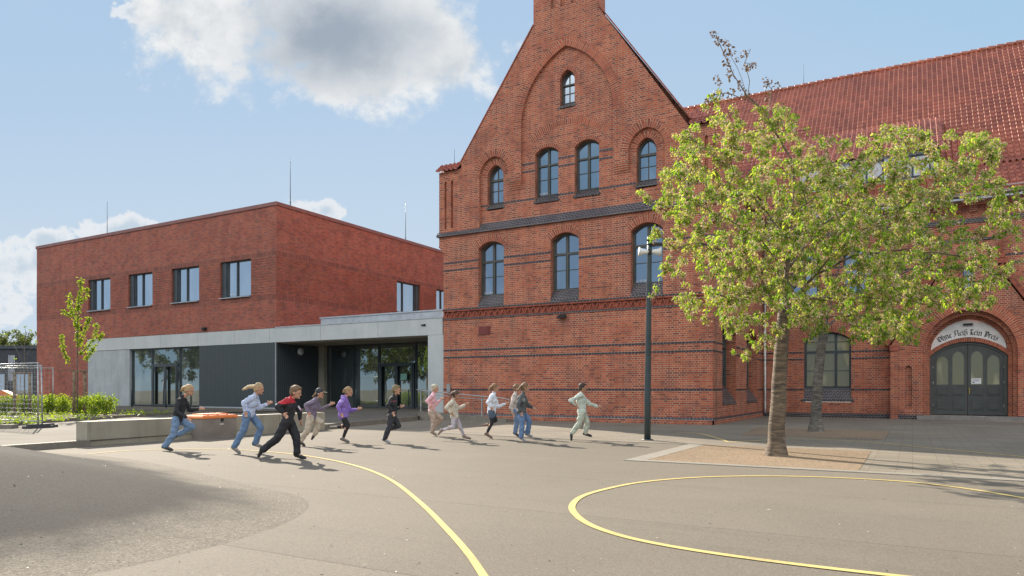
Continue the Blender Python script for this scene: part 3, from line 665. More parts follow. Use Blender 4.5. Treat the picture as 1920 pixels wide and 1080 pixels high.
# broad-nib letters: strokes in a unit where x-height = 1
GL = {
 'O': (1.05, [[(.55, 1.42), (.12, 1.1), (.12, .3), (.5, 0), (.9, .3), (.9, 1.05), (.55, 1.42)], [(.42, 1.2), (.42, .2)], [(.0, 1.35), (.3, 1.5)]]),
 'h': (.82, [[(.15, 1.5), (.15, 0), (.28, -.06)], [(.15, .8), (.45, 1.0), (.62, .8), (.62, .1), (.45, -.3)]]),
 'n': (.85, [[(.02, .9), (.16, 1), (.16, 0), (.28, -.06)], [(.16, .8), (.46, 1.0), (.62, .8), (.62, 0), (.75, .08)]]),
 'e': (.62, [[(.4, .98), (.12, .8), (.12, .2), (.34, 0), (.52, .14)], [(.4, .98), (.52, .76), (.14, .45)]]),
 'F': (.88, [[(.1, 1.28), (.45, 1.45), (.85, 1.36)], [(.5, 1.42), (.38, 1.0), (.38, .15), (.1, 0), (-.02, .14)], [(.14, .72), (.66, .78)]]),
 'l': (.42, [[(.16, 1.55), (.16, .1), (.3, 0), (.4, .1)]]),
 'i': (.42, [[(.03, .9), (.17, 1), (.17, .06), (.28, 0), (.38, .1)], [(.12, 1.3), (.22, 1.4)]]),
 'ß': (.92, [[(.0, .88), (.32, .9)], [(.17, -.35), (.17, 1.25), (.42, 1.5), (.6, 1.4)], [(.35, .98), (.72, 1.02), (.45, .62), (.72, .42), (.62, 0), (.34, -.24)]]),
 'k': (.72, [[(.14, 1.5), (.14, 0), (.26, -.04)], [(.14, 1.3), (.42, 1.45), (.45, 1.15), (.2, .85)], [(.14, .62), (.5, .62)], [(.2, .6), (.55, .02), (.66, .1)]]),
 'P': (1.0, [[(.0, 1.3), (.25, 1.45), (.25, .0), (.1, -.3)], [(.25, 1.2), (.55, 1.45), (.85, 1.15), (.85, .4), (.55, .05), (.3, .2)], [(.5, 1.25), (.5, .3)]]),
 'r': (.58, [[(.02, .9), (.16, 1), (.16, 0), (.28, .02)], [(.16, .8), (.36, 1.0), (.5, .86)]]),
 's': (.62, [[(.5, .9), (.28, 1.0), (.1, .76), (.46, .42), (.44, .12), (.2, -.02), (.02, .12)]]),
 ' ': (.42, [])}
def motto(txt, pl, cx, zc, Rr, xh, d):
    total = sum(GL[c][0] for c in txt) * xh; mb = MB(); s0 = -total / 2; nib = Vector((math.cos(R(38)), math.sin(R(38)))) * .13
    for c in txt:
        w, strokes = GL[c]
        for st in strokes:
            for p, q in zip(st[:-1], st[1:]):
                p = Vector(p); q = Vector(q); v = q - p; cr = v.x * nib.y - v.y * nib.x
                if abs(cr) < .012: e = Vector((-v.y, v.x)).normalized() * .03; poly = [p - nib - e, q + nib - e, q + nib + e, p - nib + e]
                else: poly = [p - nib, q - nib, q + nib, p + nib]
                pts = []
                for r_ in poly:
                    s = s0 + r_.x * xh; th = s / Rr; rr = Rr + r_.y * xh; pts.append((cx + rr * math.sin(th), zc + rr * math.cos(th)))
                q3 = [pl.P(a, b, d) for a, b in pts]; nrm = (q3[1] - q3[0]).cross(q3[2] - q3[0])
                if nrm.dot(pl.N) < 0: q3.reverse()
                mb.face(q3)
        s0 += w * xh
    return mb
rr = (1.33 ** 2 + .6 ** 2) / 1.2; motto('Ohne Fleiß kein Preis', pp, PC - .01, 2.83 + .6 - rr, rr + .1, .155, .735).build('motto_lettering', M['black'], tpo)
sd = MB(); sd.box(PC - 1.85, PC + 2.1, VP - .32, VP + .8, -.05, .17); sd.build('door_step', M['step'], old)

# ---- roofs
def tiles(p0, ux, slope, nU, nR, wT=.22, lT=.37, uv0=(0, 0), thick=.05):
    """pantile field: p0 lower left corner, ux along the eave, slope up the roof"""
    p0, ux, sl = map(lambda a: np.array(a, float), (p0, ux, slope)); nn = np.cross(ux, sl)
    prof = [(0, .0), (.05, .055), (.15, .085), (.25, .055), (.34, .0), (.6, -.012), (.85, -.006)]
    us = [(i + p) * wT for i in range(nU) for p, _ in prof] + [nU * wT]; hs_ = [h for i in range(nU) for _, h in prof] + [0.0]
    us, hs_ = np.array(us), np.array(hs_); rows = []
    for r in range(nR): rows += [(r * lT - .03, .024, r), (r * lT + .004, .036, r), ((r + 1) * lT + .01, .0, r)]
    V = np.concatenate([p0 + us[:, None] * ux + s * sl + (hs_ + e)[:, None] * nn for s, e, r in rows]); W = len(us)
    Fq = np.concatenate([(q * W + np.arange(W - 1))[:, None] + np.array([[0, 1, W + 1, W]]) for q in range(len(rows) - 1) if q % 3 != 2])
    UV = np.concatenate([np.stack([us + uv0[0] + .11, np.full(W, (r + .5) * lT + uv0[1])], 1) for s, e, r in rows])
    return V, Fq, UV
def roof_obj(name, fields, parent):
    V = np.concatenate([f[0] for f in fields]); o = 0; FF = []
    for f in fields: FF.append(f[1] + o); o += len(f[0])
    UV = np.concatenate([f[2] for f in fields]); FF = np.concatenate(FF)
    ob = fastmesh(name, V, FF, M['tile'], parent, True); uv = ob.data.uv_layers.new(name='UVMap'); uv.data.foreach_set('uv', UV[FF.ravel()].ravel().astype(np.float32))
    return ob
c40, s40 = math.cos(R(40)), math.sin(R(40)); c52, s52 = math.cos(R(45)), math.sin(R(45))
EV = (33.85, 9.12); n1 = 7; L1 = n1 * .37; y1 = EV[0] + L1 * c40; z1 = EV[1] + L1 * s40
nR2 = 31; yR = y1 + nR2 * .37 * c52; zR = z1 + nR2 * .37 * s52
fields = [tiles((-6.3, EV[0], EV[1]), (1, 0, 0), (0, c40, s40), 121, n1), tiles((-13, y1, z1), (1, 0, 0), (0, c52, s52), 152, nR2, uv0=(-13 + 6.3, 9))]
rf = roof_obj('tiled_roof', fields, old)
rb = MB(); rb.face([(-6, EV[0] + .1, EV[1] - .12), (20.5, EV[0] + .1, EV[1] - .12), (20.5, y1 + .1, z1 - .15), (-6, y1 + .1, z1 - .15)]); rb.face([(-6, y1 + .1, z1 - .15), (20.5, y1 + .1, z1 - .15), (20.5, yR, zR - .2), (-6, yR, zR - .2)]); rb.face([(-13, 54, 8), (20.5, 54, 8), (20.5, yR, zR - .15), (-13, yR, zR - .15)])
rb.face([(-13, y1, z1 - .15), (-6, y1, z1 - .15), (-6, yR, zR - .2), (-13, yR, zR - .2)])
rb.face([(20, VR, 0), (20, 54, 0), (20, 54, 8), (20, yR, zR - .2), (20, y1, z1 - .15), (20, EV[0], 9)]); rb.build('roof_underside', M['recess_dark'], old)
rt = MB()
for i in range(85): x = -13 + i * .39; rt.tube([(x, yR, zR + .0), (x + .05, yR, zR + .02), (x + .4, yR, zR)], [.13, .145, .12], 8, 0)
rt.build('ridge_tiles', M['tile'], rf)
# gable wing roof, shoulders' little roofs
gzr = 17.15; sl = Vector((-(UC + 5.9) * -1, 0, 0))
e_r = (-5.95, 9.05); ang = math.atan2(gzr - 9.05, -5.95 - UC); ca_, sa_ = math.cos(ang), math.sin(ang); nn_ = int(math.hypot(gzr - 9.05, 5.9) / .37)
fl = [tiles((-5.95, VW + D, 9.05), (0, 1, 0), (-ca_, 0, sa_), 62, nn_), tiles((2 * UC + 5.95, VW + D + 62 * .22, 9.05), (0, -1, 0), (ca_, 0, sa_), 62, nn_)]
roof_obj('gable_wing_roof', fl, old)
for a in (L2 - .06, -6.94): roof_obj('shoulder_roof', [tiles((a, VW - .12, 10.66), (1, 0, 0), (0, math.cos(R(40)), math.sin(R(40))), 5, 3, lT=.2), tiles((a + 1.1, VW + D + .1, 10.66), (-1, 0, 0), (0, -math.cos(R(40)), math.sin(R(40))), 5, 2, lT=.2)], old)
for s in (-1, 1):
    cp = MB(); a = Vector((UC + s * 4.93, VW - .02, 10.94)); b = Vector((UC + s * 1.4, VW - .02, 15.92)); n = Vector((s * .04, 0, .03)); cp.prism([a, b, b + n, a + n], (0, D + .1, 0)); cp.build('gable_coping', M['frieze'], old)
for a, b in ((L2 - .06, L2 + 1.16), (-6.94, R2 + .06)): cp = MB(); cp.box(a, b, VW + .2, VW + .45, 10.9, 11.02); cp.build('shoulder_ridge', M['frieze'], old)
for a, b in ((L2, -16.74), (-6.94, R2)):
    w = MB(); w.prism([(a, VW, 10.66), (a, VW + .35, 10.9), (a, VW + D, 10.66)], (b - a, 0, 0)); w.build('shoulder_gable', M['brick'], old)
# dormer
dz = MB(); dz.box(-4.6, 1.0, 35.4, 35.5, 10.1, 11.65); [dz.face([(x, 35.4, 10.1), (x, 39.3, 14.2), (x, 35.4, 11.65)]) for x in (1.0, -4.6)]
dz = dz.build('dormer_cheek', M['zinc'], old)
dn = 11; dl = dn * .36; ds = math.atan2(14.4 - 11.6, 39.4 - 35.15); roof_obj('dormer_roof', [tiles((-4.8, 35.12, 11.62), (1, 0, 0), (0, math.cos(ds), math.sin(ds)), 27, 12)], old)
dpl = planeY(35.4)
for a in (-4.3, -2.5, -.7): window(old, dpl, (a, a + 1.4, 10.5, 11.5, 0, 'rect'), -.02, .08, [(a + .7, .04)], [], M['anthracite'], og, 'dormer_window')
# gutter with its board, downpipe, rods
gt = MB()
gt.box(UR + .3, 20.5, EV[0] + .02, VR, 8.93, 9.02)
N8 = [(math.cos(R(a)) * .085, math.sin(R(a)) * .085) for a in range(180, 361, 30)]
for i in range(len(N8) - 1):
    (a, b), (c, d) = N8[i], N8[i + 1]; gt.face([(UR + .3, EV[0] - .05 + a, 9.14 + b), (20.5, EV[0] - .05 + a, 9.14 + b), (20.5, EV[0] - .05 + c, 9.14 + d), (UR + .3, EV[0] - .05 + c, 9.14 + d)])
gt.tube([(UR + .3, EV[0] - .14, 9.145), (20.5, EV[0] - .14, 9.145)], .014, 6); gt.tube([(UR + .3, EV[0] - .2, 9.3), (20.5, EV[0] - .2, 9.3)], .018, 6)
for i in range(30): gt.bar((UR + .5 + i * .85, EV[0] - .2, 9.3), (UR + .5 + i * .85, EV[0] + .15, 9.2), .02)
gt.build('gutter', M['zinc'], old)
dn_ = MB(); xd, yd = -5.98, 34.38
dn_.tube([(xd, yd, 8.95), (xd, yd, .35), (xd + .02, yd - .06, .14)], .055, 10)
for z in (.9, 2.6, 4.4, 6.5): dn_.tube([(xd, yd, z), (xd, yd, z + .06)], .066, 10)
dn_.build('downpipe', M['steel'], old)
for x, y, z0, h in ((-17.3, VW + .3, 10.95, .75), (-5.5, yR, zR, 1.3), (9, yR, zR, 1.2)): rd = MB(); rd.tube([(x, y, z0), (x, y, z0 + h)], [.012, .006], 5); rd.build('lightning_rod', M['darksteel'], old)
cb = MB(); cb.tube([(-2.4, yR, zR + .1), (-2.4, y1 + .02, z1 + .12)], .014, 5)
for i in range(12): q = i / 11; cb.tube([(-2.4, yR + (y1 - yR) * q, zR + (z1 - zR) * q), (-2.4, yR + (y1 - yR) * q, zR + (z1 - zR) * q + .14)], .01, 4)
cb.build('lightning_cable', M['darksteel'], old)
for a, b, z in ((-17.35, VW - .02, 4.2), (UR + .02, VW + .45, 8.8)): cb = MB(); cb.tube([(a, b, .1), (a, b, z)], .009, 5); cb.build('earthing_wire', M['palekerb'], old)
vt = MB(); vt.box(-15.86, -15.3, VW - .03, VW, 3.56, 3.92)
for i in range(7): vt.bar((-15.84, VW - .04, 3.6 + i * .046), (-15.32, VW - .04, 3.6 + i * .046), .022, .03)
vt.build('air_vent', M['vent'], old)
wl_ = MB(); wl_.box(-12.12, -11.8, VW - .09, VW, 4.08, 4.16); wl_.prism([(-12.16, VW - .2, 4.06), (-11.76, VW - .2, 4.06), (-11.82, VW - .05, 4.2), (-12.1, VW - .05, 4.2)], (0, .12, .02)); wl_.build('wall_lamp', M['black'], old)
bx = MB(); bx.box(-17.45, -17.27, VW - .09, VW, 1.15, 1.5); bx.build('junction_box', M['steel'], old)

# ================================================================ modern extension
UM = -28.08; VM = 25.15; UW = -50.8
ext = thing('school_extension', 'low modern red brick extension with pale concrete band and glazed entrance', 'building', (UM, VM, 0))
mp_, fp = planeY(VM), planeX(UM, 1)
mw = [(-44.77, -42.43), (-40.59, -38.27), (-36.51, -34.11), (-32.36, -29.95)]
nb = MB()
sheet(nb, mp_, [(UW, -.1), (-44.85, -.1), (-44.85, 4.39), (UM, 4.39), (UM, 10.65), (UW, 10.65)], [[(a, 6.1), (b, 6.1), (b, 8.08), (a, 8.08)] for a, b in mw], 0, 0, .16)
bw_ = [(34.76, 37.18), (38.96, 41.38)]
sheet(nb, fp, [(VM, 3.6), (48, 3.6), (48, 10.65), (VM, 10.65)], [[(a, 6.1), (b, 6.1), (b, 8.08), (a, 8.08)] for a, b in bw_], 0, 0, .16)
nb.face([(UW, VM, -.1), (UW, 48, -.1), (UW, 48, 10.65), (UW, VM, 10.65)]); nb.face([(UW, 48, 0), (UM, 48, 0), (UM, 48, 10.65), (UW, 48, 10.65)])
nb.build('brick_wall', M['newbrick'], ext)
# relief courses between the windows: every second course stands proud
rl = MB()
def relief(pl, a0, a1, gaps, sg):
    for i in range(15):
        z = 6.13 + i * .1334
        segs = []; c = a0
        for g in gaps: segs.append((c, g[0])); c = g[1]
        segs.append((c, a1))
        for p, q in segs:
            if q - p < .1: continue
            v = [pl.P(p, z, -.016), pl.P(q, z, -.016), pl.P(q, z + .06, -.016), pl.P(p, z + .06, -.016)]; w = [pl.P(p, z, 0), pl.P(q, z, 0), pl.P(q, z + .06, 0), pl.P(p, z + .06, 0)]
            rl.face(v)
            for k, l in ((0, 1), (1, 2), (2, 3), (3, 0)): rl.face([w[k], w[l], v[l], v[k]])
relief(mp_, UW, UM, mw, 0); relief(fp, VM, 48, bw_, 0)
rl.build('relief_courses', M['newbrick'], ext)
so = MB()
for pl, a0, a1, gaps in ((mp_, UW, UM, mw), (fp, VM, 48, bw_)):
    for z in (8.083, 5.85):
        v = [pl.P(a0, z, -.004), pl.P(a1, z, -.004), pl.P(a1, z + .245, -.004), pl.P(a0, z + .245, -.004)]; so.face(v, 0, [(a0, 0), (a1, 0), (a1, .245), (a0, .245)])
so.build('soldier_course', M['newsoldier'], ext)
rfm = MB(); rfm.box(UW + .2, UM - .2, VM + .2, 47.8, 10.4, 10.6); rfm.build('flat_roof', M['zinc'], ext)
co = MB(); co.box(UW - .05, UM + .05, VM - .05, VM + .35, 10.62, 10.8); co.box(UM - .35, UM + .05, VM + .35, 48, 10.62, 10.8); co.box(UW - .05, UW + .35, VM + .35, 48, 10.62, 10.8)
co.build('roof_coping', M['coping'], ext)
for x, y, h in ((-44.8, VM + 1.2, 2.4), (UM - .4, VM + 1.3, 2.6), (UM - .6, 36.4, 2.6)):
    r_ = MB(); r_.tube([(x, y, 10.7), (x, y, 11.3), (x, y, 11.3 + h - .4)], [.025, .022, .009], 6); r_.box(x - .06, x + .06, y - .01, y + .01, 11.1, 11.13); r_.build('lightning_rod', M['darksteel'], ext)
for k, (pl, lst) in enumerate(((mp_, mw), (fp, bw_))):
    for a, b in lst:
        if k == 0: vb = [(a + .42, .05), (a + 1.18, .035)]; left = (a, a + .37)
        else: vb = [(a + .75, .035), (b - .42, .05)]; left = (b - .37, b)
        w = window(ext, pl, (a, b, 6.14, 8.08, 0, 'rect'), .14, .06, vb, [], M['anthracite'], M['glass_new'])
        p = MB(); l0, l1 = left; p.obox(pl.P((l0 + l1) / 2, 7.11, .13), pl.U * .18, pl.V * .94, pl.N * .03); p.build('side_panel', M['anthracite'], w)
        s_ = MB(); s_.obox(pl.P((a + b) / 2, 6.12, .03), pl.U * ((b - a) / 2 - .004), pl.V * .02, pl.N * .15); s_.build('sill', M['zinc'], w)
        if k == 0 and a == mw[3][0]: text_mesh(w, 'A1.01.012', pl, a + .55, 6.3, .11, .17, M['sticker'], 'window_lettering')
# concrete band and canopy
fc = MB(); js = [-44.85, -40.8, -37.48, -34.18, -31.17, -28.55, -25.0, -21.39, -17.76]
for a, b in zip(js[:-1], js[1:]): fc.box(a + .008, b - .008, VM - .03, VM + .32, 3.65, 4.37)
fc.build('concrete_band', M['fascia'], ext)
ft = MB(); ft.box(-28.1, -17.74, VM - .05, VM + .35, 4.375, 4.43); ft.box(-26.2, -17.74, VM + 1.2, VM + 1.3, 4.4, 4.86); ft.box(-26.25, -17.72, VM + 1.15, VM + 1.5, 4.86, 4.92); ft.box(-28.0, -17.7, VM + .3, 34, 4.3, 4.36)
ft.build('parapet_sheet', M['zinc'], ext)
cn = MB(); cn.box(-44.83, -40.5, VM, VM + .2, .2, 3.63); cn.build('concrete_panel', M['conc_wall'], ext)
cn = MB(); cn.box(-18.56, -17.72, VM - .02, VM + .35, -.1, 3.645); cn.build('corner_column', M['fascia'], ext)
cn = MB(); cn.box(-28.02, -27.6, 28.0, 28.35, .25, 3.6); cn.build('rear_column', M['bench'], ext)
cn = MB(); cn.box(-28.05, -17.7, VM + .32, 28.0, 3.6, 3.7); cn.build('canopy_soffit', M['bench'], ext)
pn = MB(); pn.box(-34.1, -28.13, VM - .01, VM + .1, .33, 3.645); pn.box(-28.13, -28.05, VM + .02, 28.1, .33, 3.6); pn.build('ribbed_cladding', M['panel'], ext)
ps = MB(); ps.box(-34.1, -28.1, VM - .02, VM + .05, .25, .33); ps.box(-28.14, -28.1, VM - .025, VM + .03, .33, 3.645); ps.build('cladding_trim', M['zinc'], ext)
lm = MB(); c = Vector((-28.0, 26.7, 3.25)); lm.tube([c - Vector((.02, 0, 0)), c + Vector((.05, 0, 0))], .19, 16); lm.build('round_wall_lamp', M['sticker'], ext)
# glazed front
def glazing(pl, a0, a1, z0, z1, bars, door, trans, name):
    vb = [(b, .045) for b in bars]
    w = window(ext, pl, (a0, a1, z0, z1, 0, 'rect'), .12, .07, vb, [], M['anthracite'], M['glass_shop'], name)
    d0, d1, zt = door; m = MB(); d = .08
    def fr(x0, x1, y0, y1, wd): 
        for q in ((x0, x0 + wd, y0, y1), (x1 - wd, x1, y0, y1), (x0 + wd, x1 - wd, y1 - wd, y1), (x0 + wd, x1 - wd, y0, y0 + wd)):
            m.obox(pl.P((q[0] + q[1]) / 2, (q[2] + q[3]) / 2, d), pl.U * (q[1] - q[0]) / 2, pl.V * (q[3] - q[2]) / 2, pl.N * .035)
    fr(d0, d1, z0, zt, .07); c_ = (d0 + d1) / 2 if name == 'entrance_glazing' else d0 + (d1 - d0) * .52
    d = .05; fr(d0 + .07, c_, z0 + .02, zt - .07, .09); fr(c_, d1 - .07, z0 + .02, zt - .07, .09)
    dd = m.build('entrance_door', M['anthracite'], ext)
    h = MB(); h.tube([pl.P(c_ - .06, z0 + .7, -.02), pl.P(c_ - .06, z0 + 1.6, -.02)], .014, 6); h.build('door_handle', M['steel'], dd)
    return w
glazing(mp_, -40.45, -34.13, .3, 3.63, [-38.5, -35.95], (-38.4, -36.05, 2.72), 0, 'window_front')
wg = glazing(planeY(28.1), -27.6, -18.0, .28, 3.6, [-25.7, -23.98, -21.6], (-23.9, -21.66, 2.6), 0, 'entrance_glazing')
nt = MB(); q = planeY(28.1); sheet(nt, q, [(-22.5, 1.75), (-22.1, 1.75), (-22.1, 2.05), (-22.5, 2.05)], [], .05); nt.build('green_notice', plain('green_notice', (.25, .5, .4), .7), wg)
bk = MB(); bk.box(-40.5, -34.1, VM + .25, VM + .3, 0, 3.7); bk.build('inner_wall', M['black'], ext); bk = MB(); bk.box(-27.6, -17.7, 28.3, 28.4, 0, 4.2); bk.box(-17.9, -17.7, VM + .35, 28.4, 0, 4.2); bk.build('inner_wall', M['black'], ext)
for x, z in ((-33.6, 4.52), (-45.6, 5.05)):
    w = MB(); w.box(x - .12, x + .12, VM - .16, VM, z, z + .12); w.ellip((x, VM - .15, z), Vector((.1, 0, 0)), Vector((0, .08, 0)), Vector((0, 0, .06))); w.build('wall_lamp', M['black'], ext)
w = MB(); w.ellip((-18.72, VM - .06, 4.1), Vector((.06, 0, 0)), Vector((0, .05, 0)), Vector((0, 0, .05))); w.box(-18.9, -18.72, VM - .07, VM - .02, 4.07, 4.13); w.build('sensor', M['black'], ext)
def leaves0(name, pts):
    m = MB()
    for p in pts:
        a = random.uniform(0, 6.3); s = random.uniform(.005, .013); u = Vector((math.cos(a), math.sin(a), random.gauss(0, .25))) * s; v = Vector((-math.sin(a), math.cos(a), random.gauss(0, .25))) * s * .6; p = Vector(p)
        m.face([p - u, p - v, p + u, p + v], random.randrange(3))
    return tag(m.build(name, [plain('dry_leaf', (.2, .13, .07)), plain('dark_grit', (.05, .045, .04)), plain('pale_petal', (.55, .48, .4))]), 'scattered grit, dry leaf bits and petals on the asphalt', 'debris', kind='stuff')
# ================================================================ ground
g = MB()
OUT = [(-2.1, 7.3), (-2.5, 8.3), (-3.3, 9.1), (-5.4, 11.3), (-7.2, 12.9), (-9.3, 14.0), (-12, 14.0), (-14, 12), (-14, 8), (-11, 4), (-7, 2.8), (-4, 3.4), (-2.9, 4.6), (-2.2, 6.0)]
HC = Vector((-7.8, 8.6)); HUMP_H = .55
def spline(P, n):
    o = []; m = len(P); P = [Vector(p) for p in P]
    for i in range(m):
        a, b, c, d = P[i - 1], P[i], P[(i + 1) % m], P[(i + 2) % m]
        for q in range(n): t = q / n; o.append(.5 * ((2 * b) + (c - a) * t + (2 * a - 5 * b + 4 * c - d) * t * t + (3 * b - a - 3 * c + d) * t ** 3))
    return o
OUTS = spline(OUT, 12); OANG = [(math.atan2(p.y - HC.y, p.x - HC.x), (p - HC).length) for p in OUTS]
OANG.sort(); OA = np.array([a for a, l in OANG]); OL = np.array([l for a, l in OANG])
hprof = lambda r: 0 if r >= 1 else HUMP_H * (1 - max(0, (r - .15) / .85) ** 2 * (3 - 2 * max(0, (r - .15) / .85)))
def hump(x, y):
    c = Vector((x * CT + y * ST, -x * ST + y * CT)) - HC; l = float(np.interp(math.atan2(c.y, c.x), OA, OL, period=2 * PI)); return hprof(c.length / l)
base = MB(); base.face([(-900, -900, 0), (900, -900, 0), (900, 900, 0), (-900, 900, 0)]); struct('ground', base, M['asphalt'])
hm = MB(); V = []; rr_ = []; NR = 60; m = len(OUTS)
for j in range(NR + 1):
    r = j / NR
    for p in OUTS:
        q = HC + (p - HC) * r; V.append((q.x * CT - q.y * ST, q.x * ST + q.y * CT, hprof(r) + .004 - (.006 if j == NR else 0))); rr_.append(r)
hm.raw(V, [(j * m + i, (j + 1) * m + i, (j + 1) * m + (i + 1) % m, j * m + (i + 1) % m) for j in range(NR) for i in range(m)])
ho = struct('asphalt_mound', hm, M['asphalt2']); at = ho.data.attributes.new('rim', 'FLOAT', 'POINT'); at.data.foreach_set('value', rr_)
def flat(name, pts, mat, z, under=None):
    m = MB(); P = [Vector((p[0], p[1], z)) for p in pts]
    for t in tessellate_polygon([P]):
        q = [P[i] for i in t]; nrm = (q[1] - q[0]).cross(q[2] - q[0])
        if nrm.z < 0: q.reverse()
        m.face(q)
    return struct(name, m, mat)
K = [(-17.0, 2.0), (-15.6, 5.5), (-15.78, 8.9), (-15.95, 16.2), (-17.45, 22.9), (-17.5, 23.1)]
pave = [(-16.9, 16.95), (-12.8, 16.72), (-10.4, 16.32), (-6.2, 15.9), (-4.3, 15.9), (-4.3, 11.95), (30, 11.95), (30, 60), (-6, 60), (-6, 25.3), (-17.9, 25.3), (-17.5, 22.9)]
flat('pavement', pave, M['paver'], .004)
kb = MB()
def kerbline(mb, pts, w, z0, z1):
    for p, q in zip(pts[:-1], pts[1:]):
        p = Vector((*p, 0)); q = Vector((*q, 0)); d = (q - p).normalized(); n = Vector((-d.y, d.x, 0)) * w
        v = [p, q, q + n, p + n]; mb.raw([(a.x, a.y, z0) for a in v] + [(a.x, a.y, z1) for a in v], [(4, 5, 6, 7), (0, 1, 5, 4), (1, 2, 6, 5), (2, 3, 7, 6), (3, 0, 4, 7)], 0, False)
k2 = MB(); kerbline(k2, [(-4.42, 15.95), (-4.42, 11.75)], .35, -.02, .012); kerbline(k2, [(-4.07, 11.75), (14, 11.75)], .22, -.02, .0121)
kerbline(k2, [(-16.9, 16.95), (-12.8, 16.72), (-10.4, 16.32), (-6.2, 15.9), (-4.42, 15.9)], .08, -.02, .0118)
struct('paving_edge', k2, M['palekerb'])
flat('tree_bed', [(-4.07, 11.97), (-.72, 11.97), (-.72, 15.95), (-4.07, 15.95)], M['gravel'], .009)
flat('shaded_tree_bed', [(-4.1, 19.8), (-.62, 19.8), (-.6, 23.75), (-4.45, 24.2)], M['gravel'], .009)
# terrace: from the kerb line up to the extension
tz = lambda x, y: .125 + (.3 - .125) * max(0, min(1, (y - 9) / 15)) if x < -15 else .3
def tpt(x, y, z): return (x, y, z)
tr = MB()
T = [((-60, 2.0, .125), (-17.0, 2.0, .125)), ((-60, 5.5, .125), (-15.6, 5.5, .125)), ((-60, 8.9, .13), (-15.78, 8.9, .13)), ((-60, 16.2, .16), (-15.95, 16.2, .16)), ((-60, 22.95, .28), (-17.45, 22.95, .17)), ((-60, 25.1, .3), (-17.6, 25.1, .25)), ((-60, 28.2, .3), (-17.68, 28.2, .3))]
for (a, b), (c, d) in zip(T[:-1], T[1:]):
    n = 12
    for i in range(n):
        l = lambda p, q, t: Vector(p).lerp(Vector(q), t)
        tr.face([l(a, b, i / n), l(a, b, (i + 1) / n), l(c, d, (i + 1) / n), l(c, d, i / n)])
struct('terrace', tr, M['slab'])
kb = MB()
def kerb3(mb, pts, w, zs, z0=-.05):
    for (p, q), (za, zb) in zip(zip(pts[:-1], pts[1:]), zip(zs[:-1], zs[1:])):
        p = Vector((*p, 0)); q = Vector((*q, 0)); d = (q - p).normalized(); n = Vector((-d.y, d.x, 0)) * w
        v = [p, q, q + n, p + n]; zz = [za, zb, zb, za]
        mb.raw([(a.x, a.y, z0) for a in v] + [(a.x, a.y, z) for a, z in zip(v, zz)], [(4, 5, 6, 7), (0, 1, 5, 4), (1, 2, 6, 5), (2, 3, 7, 6), (3, 0, 4, 7)], 0, False)
kerb3(kb, [(-17.0, 2.0), (-15.6, 5.5), (-15.78, 8.9)], .16, [.13, .132, .136]); kerb3(kb, [(-15.95, 16.2), (-17.45, 22.95)], .16, [.166, .176])
struct('terrace_kerb', kb, M['kerb'])
# ramp along the gable wall
rm = MB(); rm.face([(-17.45, 23.3, .25), (-13.6, 23.3, .012), (-13.6, 24.99, .012), (-17.45, 24.99, .25)]); struct('ramp', rm, M['slab'])
rk = MB(); kerb3(rk, [(-17.55, 23.1), (-13.4, 23.1)], .2, [.36, .14]); struct('ramp_kerb', rk, M['kerb'])
# yellow lines
def ribbon(px, w, z=.0065, name='painted_line', smooth=6):
    P = [G(*p) for p in px]; pts = []
    for i in range(len(P) - 1):
        a, b, c, d = P[max(i - 1, 0)], P[i], P[i + 1], P[min(i + 2, len(P) - 1)]
        for k in range(smooth):
            t = k / smooth; pts.append(.5 * ((2 * b) + (c - a) * t + (2 * a - 5 * b + 4 * c - d) * t * t + (3 * b - a - 3 * c + d) * t ** 3))
    pts.append(P[-1]); m = MB(); W = []
    for i, p in enumerate(pts):
        d = (pts[min(i + 1, len(pts) - 1)] - pts[max(i - 1, 0)]); d.z = 0; d.normalize(); n = Vector((-d.y, d.x, 0)) * w / 2
        f = lambda q: (q.x, q.y, hump(q.x, q.y) + z); W.append((f(p - n), f(p + n)))
    for (a, b), (c, d) in zip(W[:-1], W[1:]): m.face([a, c, d, b])
    return struct(name, m, M['yellow'])
ribbon([(165, 852), (230, 846), (300, 843), (380, 842.5), (450, 844), (520, 849), (580, 856), (640, 867), (695, 883), (740, 905), (790, 945), (835, 990), (875, 1035), (905, 1078), (950, 1150)], .062)
ribbon([(2150, 975), (1920, 934.5), (1800, 915), (1690, 903), (1550, 895.5), (1420, 893), (1300, 896), (1200, 905), (1130, 919), (1090, 932), (1073, 948), (1078, 964), (1105, 984), (1160, 1004), (1240, 1022), (1350, 1040), (1500, 1060), (1700, 1083), (1900, 1104)], .074)
ribbon([(1270, 811), (1310, 813), (1345, 822), (1365, 829)], .07, .009); ribbon([(1365, 829.5), (1480, 824), (1600, 827), (1750, 841), (1930, 858)], .07, .009)

dbp = []
for i in range(420):
    q = G(random.uniform(-100, 2000), 800 + 300 * random.random() ** 1.6, 0); dbp.append((q.x, q.y, hump(q.x, q.y) + .012))
dbo = leaves0('fallen_petals_and_grit', dbp)
